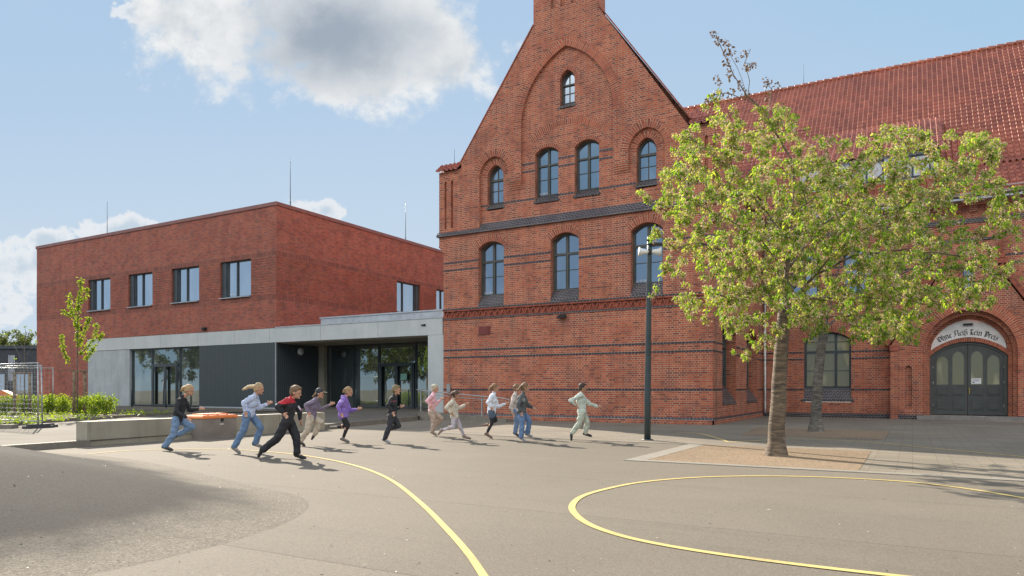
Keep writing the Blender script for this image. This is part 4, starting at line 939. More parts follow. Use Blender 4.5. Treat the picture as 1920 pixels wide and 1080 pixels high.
# ================================================================ bench wall, grit bin, railing
A = Vector((-15.83, 8.86, 0)); B = Vector((-15.93, 16.2, 0)); d = (B - A).normalized(); n = Vector((d.y, -d.x, 0)) * -1
bench = MB(); cuts = [0, 2.75, 5.5, (B - A).length]
for a, b in zip(cuts[:-1], cuts[1:]):
    p, q = A + d * (a + .006), A + d * (b - .006); w = n * .42
    bench.prism([p - Vector((0, 0, .05)), q - Vector((0, 0, .05)), q - Vector((0, 0, .05)) + w, p - Vector((0, 0, .05)) + w], (0, 0, .60 - .01))
bo = bench.build('concrete_bench_wall', M['bench'], None, recalc=True); tag(bo, 'long low weathered concrete seating wall along the left edge of the yard', 'bench wall')
def bin_():
    c = G(432, 822); r = thing('grit_bin', 'grey plastic grit bin with an orange lid standing against the concrete seating wall', 'grit bin', (c.x, c.y, 0))
    m = MB(); p0, p1 = G(380, 824), G(441, 819); u = (p1 - p0).normalized(); v = Vector((-u.y, u.x, 0)); l = (p1 - p0).length
    q0 = p0
    def body(m, e0, e1, z0, z1, dep=.62):
        b = [q0 - u * e0 - v * e0, q0 + u * (l + e0) - v * e0, q0 + u * (l + e0) + v * (dep + e0), q0 - u * e0 + v * (dep + e0)]
        t = [q0 - u * e1 - v * e1, q0 + u * (l + e1) - v * e1, q0 + u * (l + e1) + v * (dep + e1), q0 - u * e1 + v * (dep + e1)]
        m.raw([(a.x, a.y, z0) for a in b] + [(a.x, a.y, z1) for a in t], [(3, 2, 1, 0), (4, 5, 6, 7), (0, 1, 5, 4), (1, 2, 6, 5), (2, 3, 7, 6), (3, 0, 4, 7)], 0, False)
    body(m, -.03, .03, .03, .52); body(m, -.02, -.02, 0, .03); b = m.build('bin_body', M['binbody'], r)
    m = MB(); body(m, .05, .05, .52, .56); body(m, .05, .0, .56, .6); body(m, -.12, -.16, .6, .635)
    for i in range(3): s = q0 + u * (l * (.2 + .3 * i)); m.bar(s + Vector((0, 0, .615)) + v * .05, s + v * .56 + Vector((0, 0, .615)), .05, .03)
    m.build('lid', M['orange'], r)
    m = MB(); s = q0 + u * l * .55 - v * .045; m.obox(s + Vector((0, 0, .47)), u * .03, v * .02, Vector((0, 0, .035))); m.build('lock', M['black'], r)
    m = MB(); m.obox(s + Vector((0, 0, .36)) + v * .022, u * .06, v * .004, Vector((0, 0, .012))); m.build('maker_plate', M['sticker'], r)
bin_()
hr = thing('handrail', 'bent steel handrail on slim posts along the ramp in front of the brick gable', 'handrail', (-15.5, 23.4, .1))
m = MB(); m.tube([(-18.9, 25.9, 1.22), (-17.75, 23.25, 1.24), (-17.35, 23.22, 1.2), (-13.6, 23.2, .92), (-13.35, 23.2, .88), (-13.3, 23.2, .8)], .022, 8); m.tube([(-17.7, 23.25, 1.21), (-16.9, 23.22, 1.04), (-13.6, 23.2, .8)], .014, 6); m.build('rail', M['steel'], hr)
for x, z in ((-17.5, .3), (-17.05, .27), (-14.55, .15)):
    m = MB(); m.box(x - .025, x + .025, 23.19, 23.24, z, 1.2 - (x + 17.4) * .072); m.box(x - .06, x + .06, 23.15, 23.28, z, z + .012); m.build('post', M['steel'], hr)
def bollard(px, py, z, label):
    t = depth_of(py, z); c = G(px, py, z); m = MB(); m.tube([(c.x, c.y, z - .05), (c.x, c.y, z + .97), (c.x, c.y, z + .99)], [.04, .04, .03], 10); m.tube([(c.x, c.y, z), (c.x, c.y, z + .015)], .08, 10)
    tag(m.build('bollard', M['darksteel']), label, 'bollard', 'slim dark bollards before the glazed doors')
bollard(247, 762.5, .27, 'slim dark bollard at the corner of the pale concrete panel, left of the glass front')
bollard(311, 763.5, .27, 'slim dark bollard standing right before the glass door of the left shop-like window')
bollard(668, 768, .27, 'slim dark bollard in front of the main entrance glazing under the canopy')

# street lamp with horn loudspeakers
c = G(1214, 825.5); lp = thing('lamp_post', 'dark slim lamp post carrying two pale horn loudspeakers', 'lamp post', (c.x, c.y, 0))
m = MB(); zt = EYE + (HY - 452) / F * depth_of(825.5); tl = Vector((.012, 0, 0))
m.tube([(c.x, c.y, -.05), (c.x, c.y, 1.0), (c.x + .02, c.y, 2.2), (c.x + .05, c.y, zt - .35), (c.x + .05, c.y, zt)], [.082, .08, .07, .056, .054], 16); m.tube([(c.x, c.y, .0), (c.x, c.y, .03)], [.15, .13], 16); m.build('pole', M['darksteel'], lp)
m = MB(); m.tube([(c.x + .05, c.y, zt), (c.x + .05, c.y, zt + .1)], [.07, .05], 12); rt_ = Vector((CT, ST, 0)); e = Vector((c.x + .05, c.y, zt - .08)) + rt_ * .18; m.ellip(e, rt_ * .26, Vector((-ST, CT, 0)) * .15, Vector((0, 0, .035))); m.build('lamp_head', M['darksteel'], lp)
for s in (-1, 1):
    h = MB(); b = Vector((c.x + .05, c.y, zt - .28)) + rt_ * s * .04; f = Vector((ST, -CT, 0)) * .05
    h.tube([b + f, b + f + rt_ * s * .06, b + f + rt_ * s * .16, b + f + rt_ * s * .22, b + f + rt_ * s * .23, b + f + rt_ * s * .2, b + f + rt_ * s * .1], [.055, .06, .08, .12, .115, .08, .02], 16, cap=True); h.build('loudspeaker_horn', M['hornwhite'], lp)
m = MB(); m.obox(Vector((c.x + .05, c.y, zt - .28)) + Vector((ST, -CT, 0)) * .05, rt_ * .05, Vector((ST, -CT, 0)) * .05, Vector((0, 0, .05))); m.build('bracket', M['black'], lp)

# construction fence panels
def fence(p, q, h, label, lean=Vector((0, 0, 0)), hs=13, wires=True):
    p = Vector(p); q = Vector(q); r = thing('mesh_fence_panel', label, 'mesh fence', ((p + q) / 2), 'temporary wire mesh fence panels')
    d = (q - p).normalized(); up = Vector((0, 0, h)) + lean; m = MB()
    for s in (p + d * .02, q - d * .02): m.tube([s, s + up], .021, 8)
    m.tube([p + up, q + up], .021, 8); m.tube([p + Vector((0, 0, .18)), q + Vector((0, 0, .18))], .018, 6); m.build('frame', M['steel'], r)
    w = MB(); L_ = (q - p).length
    for i in range(1, hs): a = p + up * (.09 + .91 * i / hs); w.bar(a, a + d * L_, .006)
    k = int(L_ / .2)
    for i in range(1, k): a = p + d * L_ * i / k; w.bar(a + up * .09, a + up, .0035)
    w.build('wire_mesh', M['steel'], r)
    for s in (p, q):
        f = MB(); nx = Vector((-d.y, d.x, 0)); f.prism([s - nx * .38 - d * .11 - Vector((0, 0, .02)), s + nx * .38 - d * .11 - Vector((0, 0, .02)), s + nx * .38 + d * .11 - Vector((0, 0, .02)), s - nx * .38 + d * .11 - Vector((0, 0, .02))], (0, 0, .08))
        f.prism([s - nx * .28 - d * .1 + Vector((0, 0, .06)), s + nx * .28 - d * .1 + Vector((0, 0, .06)), s + nx * .28 + d * .1 + Vector((0, 0, .06)), s - nx * .28 + d * .1 + Vector((0, 0, .06))], (0, 0, .05)); f.build('foot_block', M['rubber'], r)
a = G(69.5, 801.5, .15)
fence(G(72, 802, .15), PD(-115, 730, 23.6).xy.to_3d() + Vector((0, 0, .15)), 1.87, 'front wire mesh fence panel ending in a dark rubber foot beside the seating wall')
fence(G(80.5, 801, .15), PD(-90, 730, 22.2).xy.to_3d() + Vector((0, 0, .15)), 1.8, 'wire mesh fence panel just behind the front one, its post tilted', lean=Vector((-.1, .02, 0)))
fence(G(100.5, 775, .2), PD(-160, 730, 31).xy.to_3d() + Vector((0, 0, .2)), 2.0, 'rear wire mesh fence panel standing behind the hedge', hs=9)
# loose kerb stones at the fence foot
for i, (x, y, w) in enumerate(((12, 803, .5), (44, 797, .42), (-18, 800, .5))):
    c = G(x, y, .14); m = MB(); m.obox(c + Vector((0, 0, .05)), Vector((CT, ST, 0)) * w / 2, Vector((-ST, CT, 0)) * .14, Vector((0, 0, .06)))
    tag(m.build('loose_stone', M['kerb']), ['flat loose stone lying in front of the fence foot at the far left', 'loose stone block lying beside the rubber fence foot', 'loose stone at the left edge behind the fence'][i], 'stone')

# planting bed with ground cover
bedp = [G(-260, 803, .14), G(0, 800, .14), G(92, 792, .145), G(210, 784.5, .15), G(326, 777.5, .16), G(600, 772, .17), G(600, 768.6, .2), G(330, 769, .22), G(0, 768, .22), G(-400, 768, .22)]
flat('planting_bed', bedp, M['soil'], .235)
bm_ = MB(); kerbline(bm_, [tuple(G(x, y, .14).xy) for x, y in ((-260, 804), (0, 801), (92, 793), (210, 785.5), (326, 778.5), (600, 772.6))], .1, .1, .265); struct('bed_edging', bm_, M['kerb'])

# ================================================================ foliage
def leaves(name, pos, dirs, length, width, mat, parent, fold=.25, droop=.3, kind=4):
    """one small folded leaf per row of pos/dirs"""
    n = len(pos); L_ = length * (.7 + .6 * rng.random(n)); W = width * (.7 + .6 * rng.random(n))
    d = dirs / (np.linalg.norm(dirs, axis=1, keepdims=True) + 1e-9)
    r = rng.normal(size=(n, 3)); s = np.cross(d, r); s /= np.linalg.norm(s, axis=1, keepdims=True) + 1e-9; u = np.cross(s, d)
    b = pos; a1 = b + d * (L_ * .45)[:, None] + s * (W * .5)[:, None] + u * (W * fold)[:, None]; a2 = b + d * (L_ * .45)[:, None] - s * (W * .5)[:, None] + u * (W * fold)[:, None]
    t = b + d * L_[:, None]; t[:, 2] -= L_ * droop
    V = np.stack([b, a1, t, a2], 1).reshape(-1, 3); i = np.arange(n)[:, None] * 4
    Fq = np.concatenate([i + [[0, 1, 2]], i + [[0, 2, 3]]]); return fastmesh(name, V, Fq, mat, parent)
def grow(seeds, targets, step=.22, jit=.05, sag=.04):
    """seeds: list of polylines (first one is the trunk); returns nodes, parents"""
    P = []; par = []
    for k, pl in enumerate(seeds):
        prev = -1
        if k:
            dd = [(Vector(pl[0]) - Vector(q)).length for q in P]; prev = int(np.argmin(dd)); start = 1 if dd[prev] < .15 else 0
        else: start = 0
        if k and start == 0: pass
        pts = [Vector(P[prev])] + [Vector(p) for p in pl[start:]] if k else [Vector(p) for p in pl]
        if not k: P.append(pts[0]); par.append(-1); prev = 0
        for a, b in zip(pts[:-1], pts[1:]):
            m = max(1, int((b - a).length / step))
            for i in range(1, m + 1):
                q = a.lerp(b, i / m) + Vector([random.gauss(0, .02) for _ in range(3)]) * (1 if k else .3)
                P.append(q); par.append(prev); prev = len(P) - 1
    ntr = len(P); arr = np.zeros((ntr + len(targets) * 14, 3)); arr[:ntr] = [tuple(p) for p in P]; cnt = ntr; tips = []
    ok0 = 0
    order = sorted(range(len(targets)), key=lambda i: np.min(np.sum((arr[:ntr] - targets[i]) ** 2, 1)))
    lowz = P[0].z + 1.6
    for i in order:
        t = Vector(targets[i]); dd = np.sum((arr[:cnt] - np.array(t)) ** 2, 1); dd[arr[:cnt, 2] < lowz] += 9
        j = int(np.argmin(dd)); a = Vector(arr[j]); d = (t - a).length; m = min(12, max(1, int(d / step))); prev = j
        side = Vector([random.gauss(0, 1) for _ in range(3)]) * d * .08
        for q in range(1, m + 1):
            f = q / m; pnt = a.lerp(t, f) + side * math.sin(PI * f) + Vector((0, 0, sag * d * math.sin(PI * f)))
            if q < m: pnt += Vector([random.gauss(0, jit * .4) for _ in range(3)])
            if cnt >= len(arr): break
            arr[cnt] = pnt; par.append(prev); prev = cnt; cnt += 1
        tips.append(prev)
    return arr[:cnt], par, tips, ntr
def radii(n, par, tip=.0045, ex=2.35):
    r = np.zeros(n); ch = np.zeros(n)
    for i in range(n - 1, -1, -1):
        r[i] = max(tip, r[i] ** (1 / ex)) if r[i] > 0 else tip
        if par[i] >= 0: r[par[i]] += r[i] ** ex
    return r
def branch_mesh(name, arr, par, rad, mat, parent, trunk_pts=None, nside=5):
    n = len(arr); kids = [[] for _ in range(n)]
    for i, p in enumerate(par):
        if p >= 0: kids[p].append(i)
    m = MB(); done = set()
    stack = [(0, None)]
    while stack:
        s, frm = stack.pop(); chain = [frm, s] if frm is not None else [s]
        c = s
        while kids[c]:
            k = max(kids[c], key=lambda q: rad[q])
            for o in kids[c]:
                if o != k: stack.append((o, c))
            chain.append(k); c = k
        if len(chain) < 2: continue
        rr = [rad[i] for i in chain]
        if frm is not None: rr[0] = min(rad[chain[0]], rr[1] * 1.25)
        m.tube([arr[i] for i in chain], rr, 14 if rr[0] > .08 else (7 if rr[0] > .025 else 4), cap=False)
    return m.build(name, mat, parent)
def inpoly(x, y, poly):
    r = False; j = len(poly) - 1
    for i in range(len(poly)):
        if (poly[i][1] > y) != (poly[j][1] > y) and x < (poly[j][0] - poly[i][0]) * (y - poly[i][1]) / (poly[j][1] - poly[i][1]) + poly[i][0]: r = not r
        j = i
    return r
def crown_targets(n, poly, t0, depth, holes=(), centre=None, rx=1, ry=1):
    xs = [p[0] for p in poly]; ys = [p[1] for p in poly]; out = []
    while len(out) < n:
        x = random.uniform(min(xs), max(xs)); y = random.uniform(min(ys), max(ys))
        if not inpoly(x, y, poly): continue
        if any(math.hypot((x - h[0]) / h[2], (y - h[1]) / h[3]) < 1 for h in holes) and random.random() < .85: continue
        e = max(.05, 1 - ((x - centre[0]) / rx) ** 2 - ((y - centre[1]) / ry) ** 2)
        out.append(tuple(PD(x, y, t0 + random.uniform(-1, 1) * depth * math.sqrt(e))))
    return out
def dress(parent, arr, tips, par, per, nb, spread, ctr, mleaf, mbl, llen=.085, lw=.045, cl=.13, blsz=.035):
    pos = []; dr = []; bp = []; bd = []
    for t in tips:
        nodes = [t]; q = par[t]
        for _ in range(2):
            if q > 0: nodes.append(q); q = par[q]
        tip = arr[t]
        for c in range(spread):
            k = nodes[min(len(nodes) - 1, int(random.random() ** 1.5 * len(nodes)))]; base = arr[k] + rng.normal(size=3) * cl * .35
            if random.random() < nb:
                cc = base + np.array((0, 0, -.03)); m = 26; o = rng.normal(size=(m, 3)); o /= np.linalg.norm(o, axis=1, keepdims=True); bp.append(cc + o * (.03 + .04 * rng.random((m, 1)))); bd.append(o + rng.normal(size=(m, 3)) * .5)
            m = max(2, int(random.gauss(per, 2))); o = rng.normal(size=(m, 3)); o[:, 2] = -abs(o[:, 2]) * .9 - .15
            out = (base - ctr); out /= np.linalg.norm(out) + 1e-6
            pos.append(base + rng.normal(size=(m, 3)) * cl * .22); dr.append(o + out * .5)
    leaves('foliage', np.concatenate(pos), np.concatenate(dr), llen, lw, mleaf, parent)
    if bp: leaves('blossom', np.concatenate(bp), np.concatenate(bd), blsz, blsz * .95, mbl, parent, fold=.1, droop=.0)

# ---- front cherry tree
t0 = 13.25; c = G(1455, 855)
tree = thing('cherry_tree', 'large cherry tree with pink faded blossom and young leaves, in the sunlit gravel bed', 'tree', (c.x, c.y, 0), 'cherry trees of the schoolyard')
Q = lambda x, y, dt=0: PD(x, y, t0 + dt)
seeds = [[Q(1455, 858), Q(1457, 800), Q(1461, 720), Q(1466, 640), Q(1471, 580), Q(1474, 535), Q(1478, 480), Q(1484, 410), Q(1490, 350), Q(1484, 300), Q(1462, 262), Q(1440, 228), Q(1432, 205), Q(1400, 180), Q(1376, 140), Q(1356, 100), Q(1344, 68)],
 [Q(1432, 205), Q(1404, 185), Q(1404, 150), Q(1398, 118), Q(1403, 90)], [Q(1404, 172), Q(1392, 150), Q(1370, 105)], [Q(1430, 215), Q(1400, 188), Q(1360, 176), Q(1330, 178)], [Q(1440, 228), Q(1446, 170), Q(1435, 160)],
 [Q(1468, 625), Q(1482, 592, -.1), Q(1500, 560, -.2), Q(1530, 515, -.4), Q(1600, 480, -.7), Q(1700, 470, -.9), Q(1800, 480, -.8), Q(1880, 530, -.6)],
 [Q(1474, 535), Q(1440, 500, .2), Q(1385, 478, .4), Q(1310, 455, .5), Q(1240, 460, .5)], [Q(1475, 520), Q(1450, 478, -.3), Q(1400, 430, -.6), Q(1320, 390, -.8), Q(1250, 365, -.7), Q(1212, 362, -.6)],
 [Q(1480, 460), Q(1440, 400, .2), Q(1380, 330, .3), Q(1330, 285, .3), Q(1290, 255, .3)], [Q(1478, 500), Q(1520, 440, .3), Q(1590, 380, .6), Q(1660, 320, .7), Q(1690, 255, .7)],
 [Q(1484, 420), Q(1530, 370, -.3), Q(1590, 320, -.5), Q(1640, 275, -.5)], [Q(1530, 515, -.4), Q(1600, 440, -1.2), Q(1700, 380, -1.4), Q(1790, 320, -1.2), Q(1845, 275, -1.1)],
 [Q(1474, 545), Q(1430, 540, -.9), Q(1370, 560, -1.5), Q(1300, 530, -1.8), Q(1250, 520, -1.7)], [Q(1500, 560, -.2), Q(1560, 560, .8), Q(1650, 560, 1.2), Q(1740, 570, 1.2)], [Q(1478, 490), Q(1470, 450, 1.2), Q(1440, 400, 2.0)], [Q(1478, 490), Q(1500, 440, -1.2), Q(1520, 400, -2.0)],
 [Q(1310, 455, .5), Q(1270, 470, .3), Q(1228, 440, .2)], [Q(1600, 480, -.7), Q(1680, 540, -1.2), Q(1720, 590, -1.4)], [Q(1471, 580), Q(1440, 590, -.8), Q(1400, 610, -1.2), Q(1385, 655, -1.3)]]
poly = [(1262, 360), (1256, 335), (1266, 310), (1266, 270), (1288, 245), (1340, 225), (1400, 215), (1450, 205), (1500, 240), (1545, 270), (1590, 270), (1640, 250), (1680, 240), (1720, 258), (1762, 245), (1812, 262), (1858, 270), (1850, 320), (1885, 350), (1905, 375), (1905, 430), (1920, 470), (1905, 545), (1870, 520), (1850, 590), (1800, 560), (1770, 610), (1700, 625), (1640, 630), (1560, 580), (1470, 600), (1440, 640), (1390, 660), (1350, 610), (1300, 570), (1240, 545), (1244, 500), (1262, 440), (1262, 400)]
holes = [(1800, 425, 55, 32), (1880, 480, 30, 26), (1560, 300, 40, 18), (1240, 330, 16, 18), (1745, 520, 26, 20), (1300, 430, 14, 20), (1810, 500, 26, 30)]
tg = crown_targets(640, poly, t0, 3.0, holes, (1530, 430), 420, 270)
inner_ = [(1330, 330), (1420, 260), (1520, 290), (1680, 300), (1760, 380), (1740, 520), (1620, 580), (1480, 560), (1350, 540), (1300, 450)]
tg += crown_targets(150, inner_, t0, 2.6, [], (1530, 430), 420, 270)
for i in range(90):
    a, b = random.choice(list(zip(poly, poly[1:] + poly[:1]))); f = random.random(); x, y = a[0] + (b[0] - a[0]) * f, a[1] + (b[1] - a[1]) * f; s = random.uniform(1.0, 1.05)
    tg.append(tuple(PD(1550 + (x - 1550) * s, 430 + (y - 430) * s, t0 + random.uniform(-1.2, 1.2))))
tg = [q for q in tg if not (Vector(q).x * CT + Vector(q).y * ST) / (Vector(q).y * CT - Vector(q).x * ST) * F + 960 < (1262 if 405 < HY - (q[2] - EYE) * F / (q[1] * CT - q[0] * ST) < 545 else 1100)]
tg = [q for q in tg if not ((Vector(q).x * CT + Vector(q).y * ST) / (Vector(q).y * CT - Vector(q).x * ST) * F + 960 > 1725 and HY - (q[2] - EYE) * F / (q[1] * CT - q[0] * ST) > 572)]
tg += [tuple(PD(1204, 360, t0)), tuple(PD(1216, 372, t0)), tuple(PD(1236, 384, t0)), tuple(PD(1246, 376, t0)), tuple(PD(1229, 438, t0)), tuple(PD(1226, 444, t0 - .1)), tuple(PD(1232, 545, t0)), tuple(PD(1246, 500, t0))]
for s in seeds[:1]:
    for p in s[11:]: tg += [tuple(p + Vector([random.gauss(0, .05) for _ in range(3)]))]
for pts in ((1330, 180), (1350, 155), (1362, 80), (1350, 75), (1372, 98), (1402, 95), (1400, 128), (1408, 120), (1388, 160), (1365, 176), (1345, 178), (1432, 158), (1448, 162), (1345, 192), (1320, 198), (1436, 180), (1360, 118), (1375, 130)): tg.append(tuple(PD(*pts, t0 + random.uniform(-.1, .1))))
arr, par, tips, ntr = grow(seeds, tg)
rad = radii(len(arr), par)
def trunk_profile(arr, rad, base_r, zf, r_top, upto):
    for i in range(upto):
        z = arr[i][2]
        if z < zf: rad[i] = max(rad[i] * .0, base_r + (r_top - base_r) * (z / zf) + .06 * math.exp(-z / .12))
    return rad
nt0 = next(i for i in range(len(arr)) if arr[i][2] > 3.2)
rad = np.minimum(rad, .105); rad = trunk_profile(arr, rad, .155, 3.2, .108, nt0)
branch_mesh('trunk', arr, par, rad, M['bark'], tree)
top = [t for t in tips if arr[t][2] > 6.7]; tips_ = [t for t in tips if arr[t][2] <= 6.7]
ctr = np.array(Q(1530, 450))
dress(tree, arr, tips_, par, 9, .7, 6, ctr, M['leaf'], M['blossom'], llen=.062, lw=.034, cl=.12, blsz=.028)
bp = []; bd = []
for t in top:
    for _ in range(2):
        o = rng.normal(size=(14, 3)); o /= np.linalg.norm(o, axis=1, keepdims=True); bp.append(arr[t] + rng.normal(size=3) * .05 + o * .035); bd.append(o)
leaves('foliage', np.concatenate(bp), np.concatenate(bd), .045, .04, M['bud'], tree, fold=.1, droop=.1)

# ---- second cherry tree, in the shade
t1 = 20.9; c = G(1530, 811)
tr2 = thing('cherry_tree', 'second cherry tree behind, its darker trunk rising from the shaded gravel bed', 'tree', (c.x, c.y, 0), 'cherry trees of the schoolyard')
Q1 = lambda x, y, dt=0: PD(x, y, t1 + dt)
seeds = [[Q1(1530, 813), Q1(1531, 760), Q1(1534, 700), Q1(1540, 650), Q1(1548, 615), Q1(1560, 560), Q1(1575, 490), Q1(1590, 420), Q1(1600, 360)],
 [Q1(1546, 622), Q1(1515, 590, -.3), Q1(1490, 550, -.6), Q1(1470, 500, -.8)], [Q1(1548, 615), Q1(1600, 570, .3), Q1(1680, 520, .6), Q1(1760, 470, .8)], [Q1(1560, 560), Q1(1620, 500, -.6), Q1(1700, 440, -1.2)], [Q1(1550, 605), Q1(1600, 590, -1.2), Q1(1680, 600, -2), Q1(1715, 610, -2.2)], [Q1(1545, 625), Q1(1520, 620, 1), Q1(1500, 600, 1.6)]]
poly = [(1440, 430), (1500, 360), (1580, 330), (1680, 320), (1760, 350), (1810, 420), (1830, 500), (1800, 560), (1740, 600), (1715, 640), (1670, 640), (1640, 668), (1600, 630), (1540, 620), (1500, 650), (1470, 600), (1440, 520)]
tg = crown_targets(330, poly, t1, 3.0, [], (1630, 480), 210, 180)
arr, par, tips, ntr = grow(seeds, tg, step=.28)
rad = radii(len(arr), par, .006); nt1 = next(i for i in range(len(arr)) if arr[i][2] > 3.0); rad = np.minimum(rad, .11); rad = trunk_profile(arr, rad, .16, 3.0, .12, nt1)
branch_mesh('trunk', arr, par, rad, M['bark2'], tr2)
dress(tr2, arr, tips, par, 7, .3, 6, np.array(Q1(1630, 480)), M['leaf'], M['blossom'], llen=.09, lw=.05, cl=.15, blsz=.04)

# ---- saplings with their stakes
def stakes(name, label, xl, xr, yb, yt, t, zb):
    r = thing(name, label, 'tree stakes', tuple(PD((xl + xr) / 2, yb, t).xy) + (zb,), 'wooden stakes holding young trees')
    for x, dt in ((xl, -.1), (xr, .1)):
        p = PD(x, yb, t + dt); q = PD(x, yt, t + dt); m = MB(); m.tube([(p.x, p.y, zb - .1), (q.x, q.y, q.z)], [.06, .052], 10); m.build('post', M['wood'], r)
    p = PD(xl - 5, yt, t - .1); q = PD(xr + 5, yt, t + .1); m = MB(); m.bar(p, q, .09, .07); p.z -= .0; m.build('crossbar', M['wood'], r)
stakes('tree_stakes', 'pair of round wooden stakes with a crossbar holding the leafy sapling', 139, 159, 777, 696, 28.9, .2)
stakes('tree_stakes', 'wooden stakes with a crossbar behind the mesh fence at the bare sapling', 27, 56, 775, 699, 28.0, .2)
def sapling(label, t, trunk, limbs, leafy, zb):
    c = PD(trunk[0][0], 730, t); r = thing('young_tree', label, 'tree', (c.x, c.y, zb), 'young staked trees')
    q = lambda x, y, dt=0: PD(x, y, t + dt); tr_ = [Vector((c.x, c.y, zb - .05))] + [q(*p) for p in trunk[1:]]
    m = MB(); m.tube(tr_, [.04] + [max(.006, .034 - .03 * i / len(tr_)) for i in range(1, len(tr_))], 8)
    pos = []; dr_ = []
    for l in limbs:
        P = [q(*p) for p in l]; m.tube(P, [.014] + [.009] * (len(P) - 2) + [.004], 5)
    m.build('trunk', M['bark2'], r)
    for l in [[p for p in trunk[leafy:]]] + limbs:
        P = [q(*p) for p in l]
        for a, b in zip(P[:-1], P[1:]):
            k = int((b - a).length / .05) + 1
            for i in range(k):
                base = np.array(a.lerp(b, random.random())); mm = 7; o = rng.normal(size=(mm, 3)); o[:, 2] *= .6; pos.append(base + rng.normal(size=(mm, 3)) * .035); dr_.append(o)
    return r, pos, dr_
lim = [[(143, 640), (128, 600, .1), (119, 575, .2), (115, 556, .2)][0:0] or [(130, 680, .2), (122, 665, .25), (117, 645, .3), (115, 628, .3)], [(144, 612), (136, 590, -.1), (131, 570, -.2), (130, 552, -.2)], [(131, 592, -.1), (124, 586, -.1), (119, 583, -.1)],
 [(145, 580), (152, 566, .1), (160, 555, .1), (164, 540, .1)], [(146, 650), (155, 630, -.2), (162, 612, -.3), (165, 598, -.3), (170, 593, -.3)], [(147, 665), (160, 655, .2), (172, 640, .3), (180, 625, .3), (181, 608, .3)], [(160, 676, .2), (170, 660, .3), (182, 645, .4), (193, 626, .4)]]
r, pos, dr_ = sapling('slender leafy sapling with upright shoots held between two wooden stakes', 28.9, [(145, 778), (145, 740), (145, 690), (145, 640), (146, 600), (147, 570), (150, 545), (152, 522)], lim, 3, .2)
leaves('foliage', np.concatenate(pos), np.concatenate(dr_), .1, .06, M['leaf2'], r)
lim = [[(46, 690), (36, 665), (25, 645), (12, 628)], [(46, 680), (52, 662), (62, 650), (69, 640)], [(46, 665), (40, 645), (32, 632), (24, 622)], [(46, 650), (52, 635), (56, 619)], [(46, 640), (49, 625), (46, 613)], [(45, 700), (35, 690), (28, 672)]]
r, pos, dr_ = sapling('bare young tree with a few swelling buds behind the mesh fence', 28.0, [(45.8, 778), (45.8, 740), (46, 700), (46, 660), (46, 632)], lim, 99, .2)
pos = [PD(*l[-1], 28.0) for l in lim]; pp_ = np.concatenate([np.array(p) + rng.normal(size=(8, 3)) * .03 for p in pos]); leaves('foliage', pp_, rng.normal(size=(len(pp_), 3)), .06, .05, M['leaf2'], r)

# ---- hedge shrubs
def shrub(x0, x1, yt, yb, t, zb, label, n=1500, dens=1.0):
    c = PD((x0 + x1) / 2, 730, t); r = thing('hedge_shrub', label, 'shrub', (c.x, c.y, zb), 'clipped young hedge shrubs'); m = MB(); w = (x1 - x0) / F * t; zt_ = EYE + (HY - yt) / F * t; pos = []; ux = Vector((CT, ST, 0)); uy = Vector((-ST, CT, 0))
    k = max(3, int(w / .22))
    for i in range(k):
        b = Vector((c.x, c.y, zb - .03)) + ux * (w * ((i + .5) / k - .5)) + uy * random.gauss(0, .08)
        for j in range(5):
            e = b + ux * random.gauss(0, .2) + uy * random.gauss(0, .2) + Vector((0, 0, (zt_ - zb) * random.uniform(.75, 1.0))); mid = b.lerp(e, .5) + ux * random.gauss(0, .05)
            m.tube([b, mid, e], [.012, .008, .003], 4, cap=False)
            for s in range(int(13 * dens)): f = .25 + .75 * random.random() ** .8; q = (b.lerp(mid, f * 2) if f < .5 else mid.lerp(e, f * 2 - 1)); pos.append(np.array(q) + rng.normal(size=(5, 3)) * (.1, .1, .08))
    m.build('stem', M['bark2'], r); P = np.concatenate(pos); P = P[P[:, 2] < zt_ + .03]; o = rng.normal(size=P.shape); o[:, 2] -= .4
    leaves('foliage', P, o, .075, .052, M['leaf2'], r)
shrub(-75, 18, 738, 783, 28.6, .2, 'leafy hedge shrub at the left edge seen through the mesh fence')
shrub(20, 72, 740, 782, 28.8, .2, 'hedge shrub between the wooden stakes and the fence post')
shrub(74, 103, 738, 778, 29.8, .2, 'small hedge shrub just right of the fence post')
shrub(103, 134, 738, 777, 29.8, .2, 'hedge shrub standing left of the staked sapling')
shrub(146, 166, 739, 776, 29.9, .2, 'narrow hedge shrub between the two sapling stakes')
shrub(164, 207, 738, 780, 27.4, .2, 'rounded hedge shrub at the right end of the row by the pale concrete panel', dens=1.3)
# ground cover
P = []
for _ in range(520):
    x = random.uniform(-150, 330); y = random.uniform(772, 797)
    if y > 800 - (x / 330) * 24 + (0 if x > 0 else 0) - 1: continue
    c = G(x, y, .235); P.append(np.array(c) + np.abs(rng.normal(size=(6, 3))) * (.1, .1, .07) * 1)
P = np.concatenate(P); o = rng.normal(size=P.shape); o[:, 2] = abs(o[:, 2]); tag(leaves('ground_cover', P, o, .09, .05, M['leaf2'], None), 'low leafy ground cover in the planting bed', 'ground cover', kind='stuff')

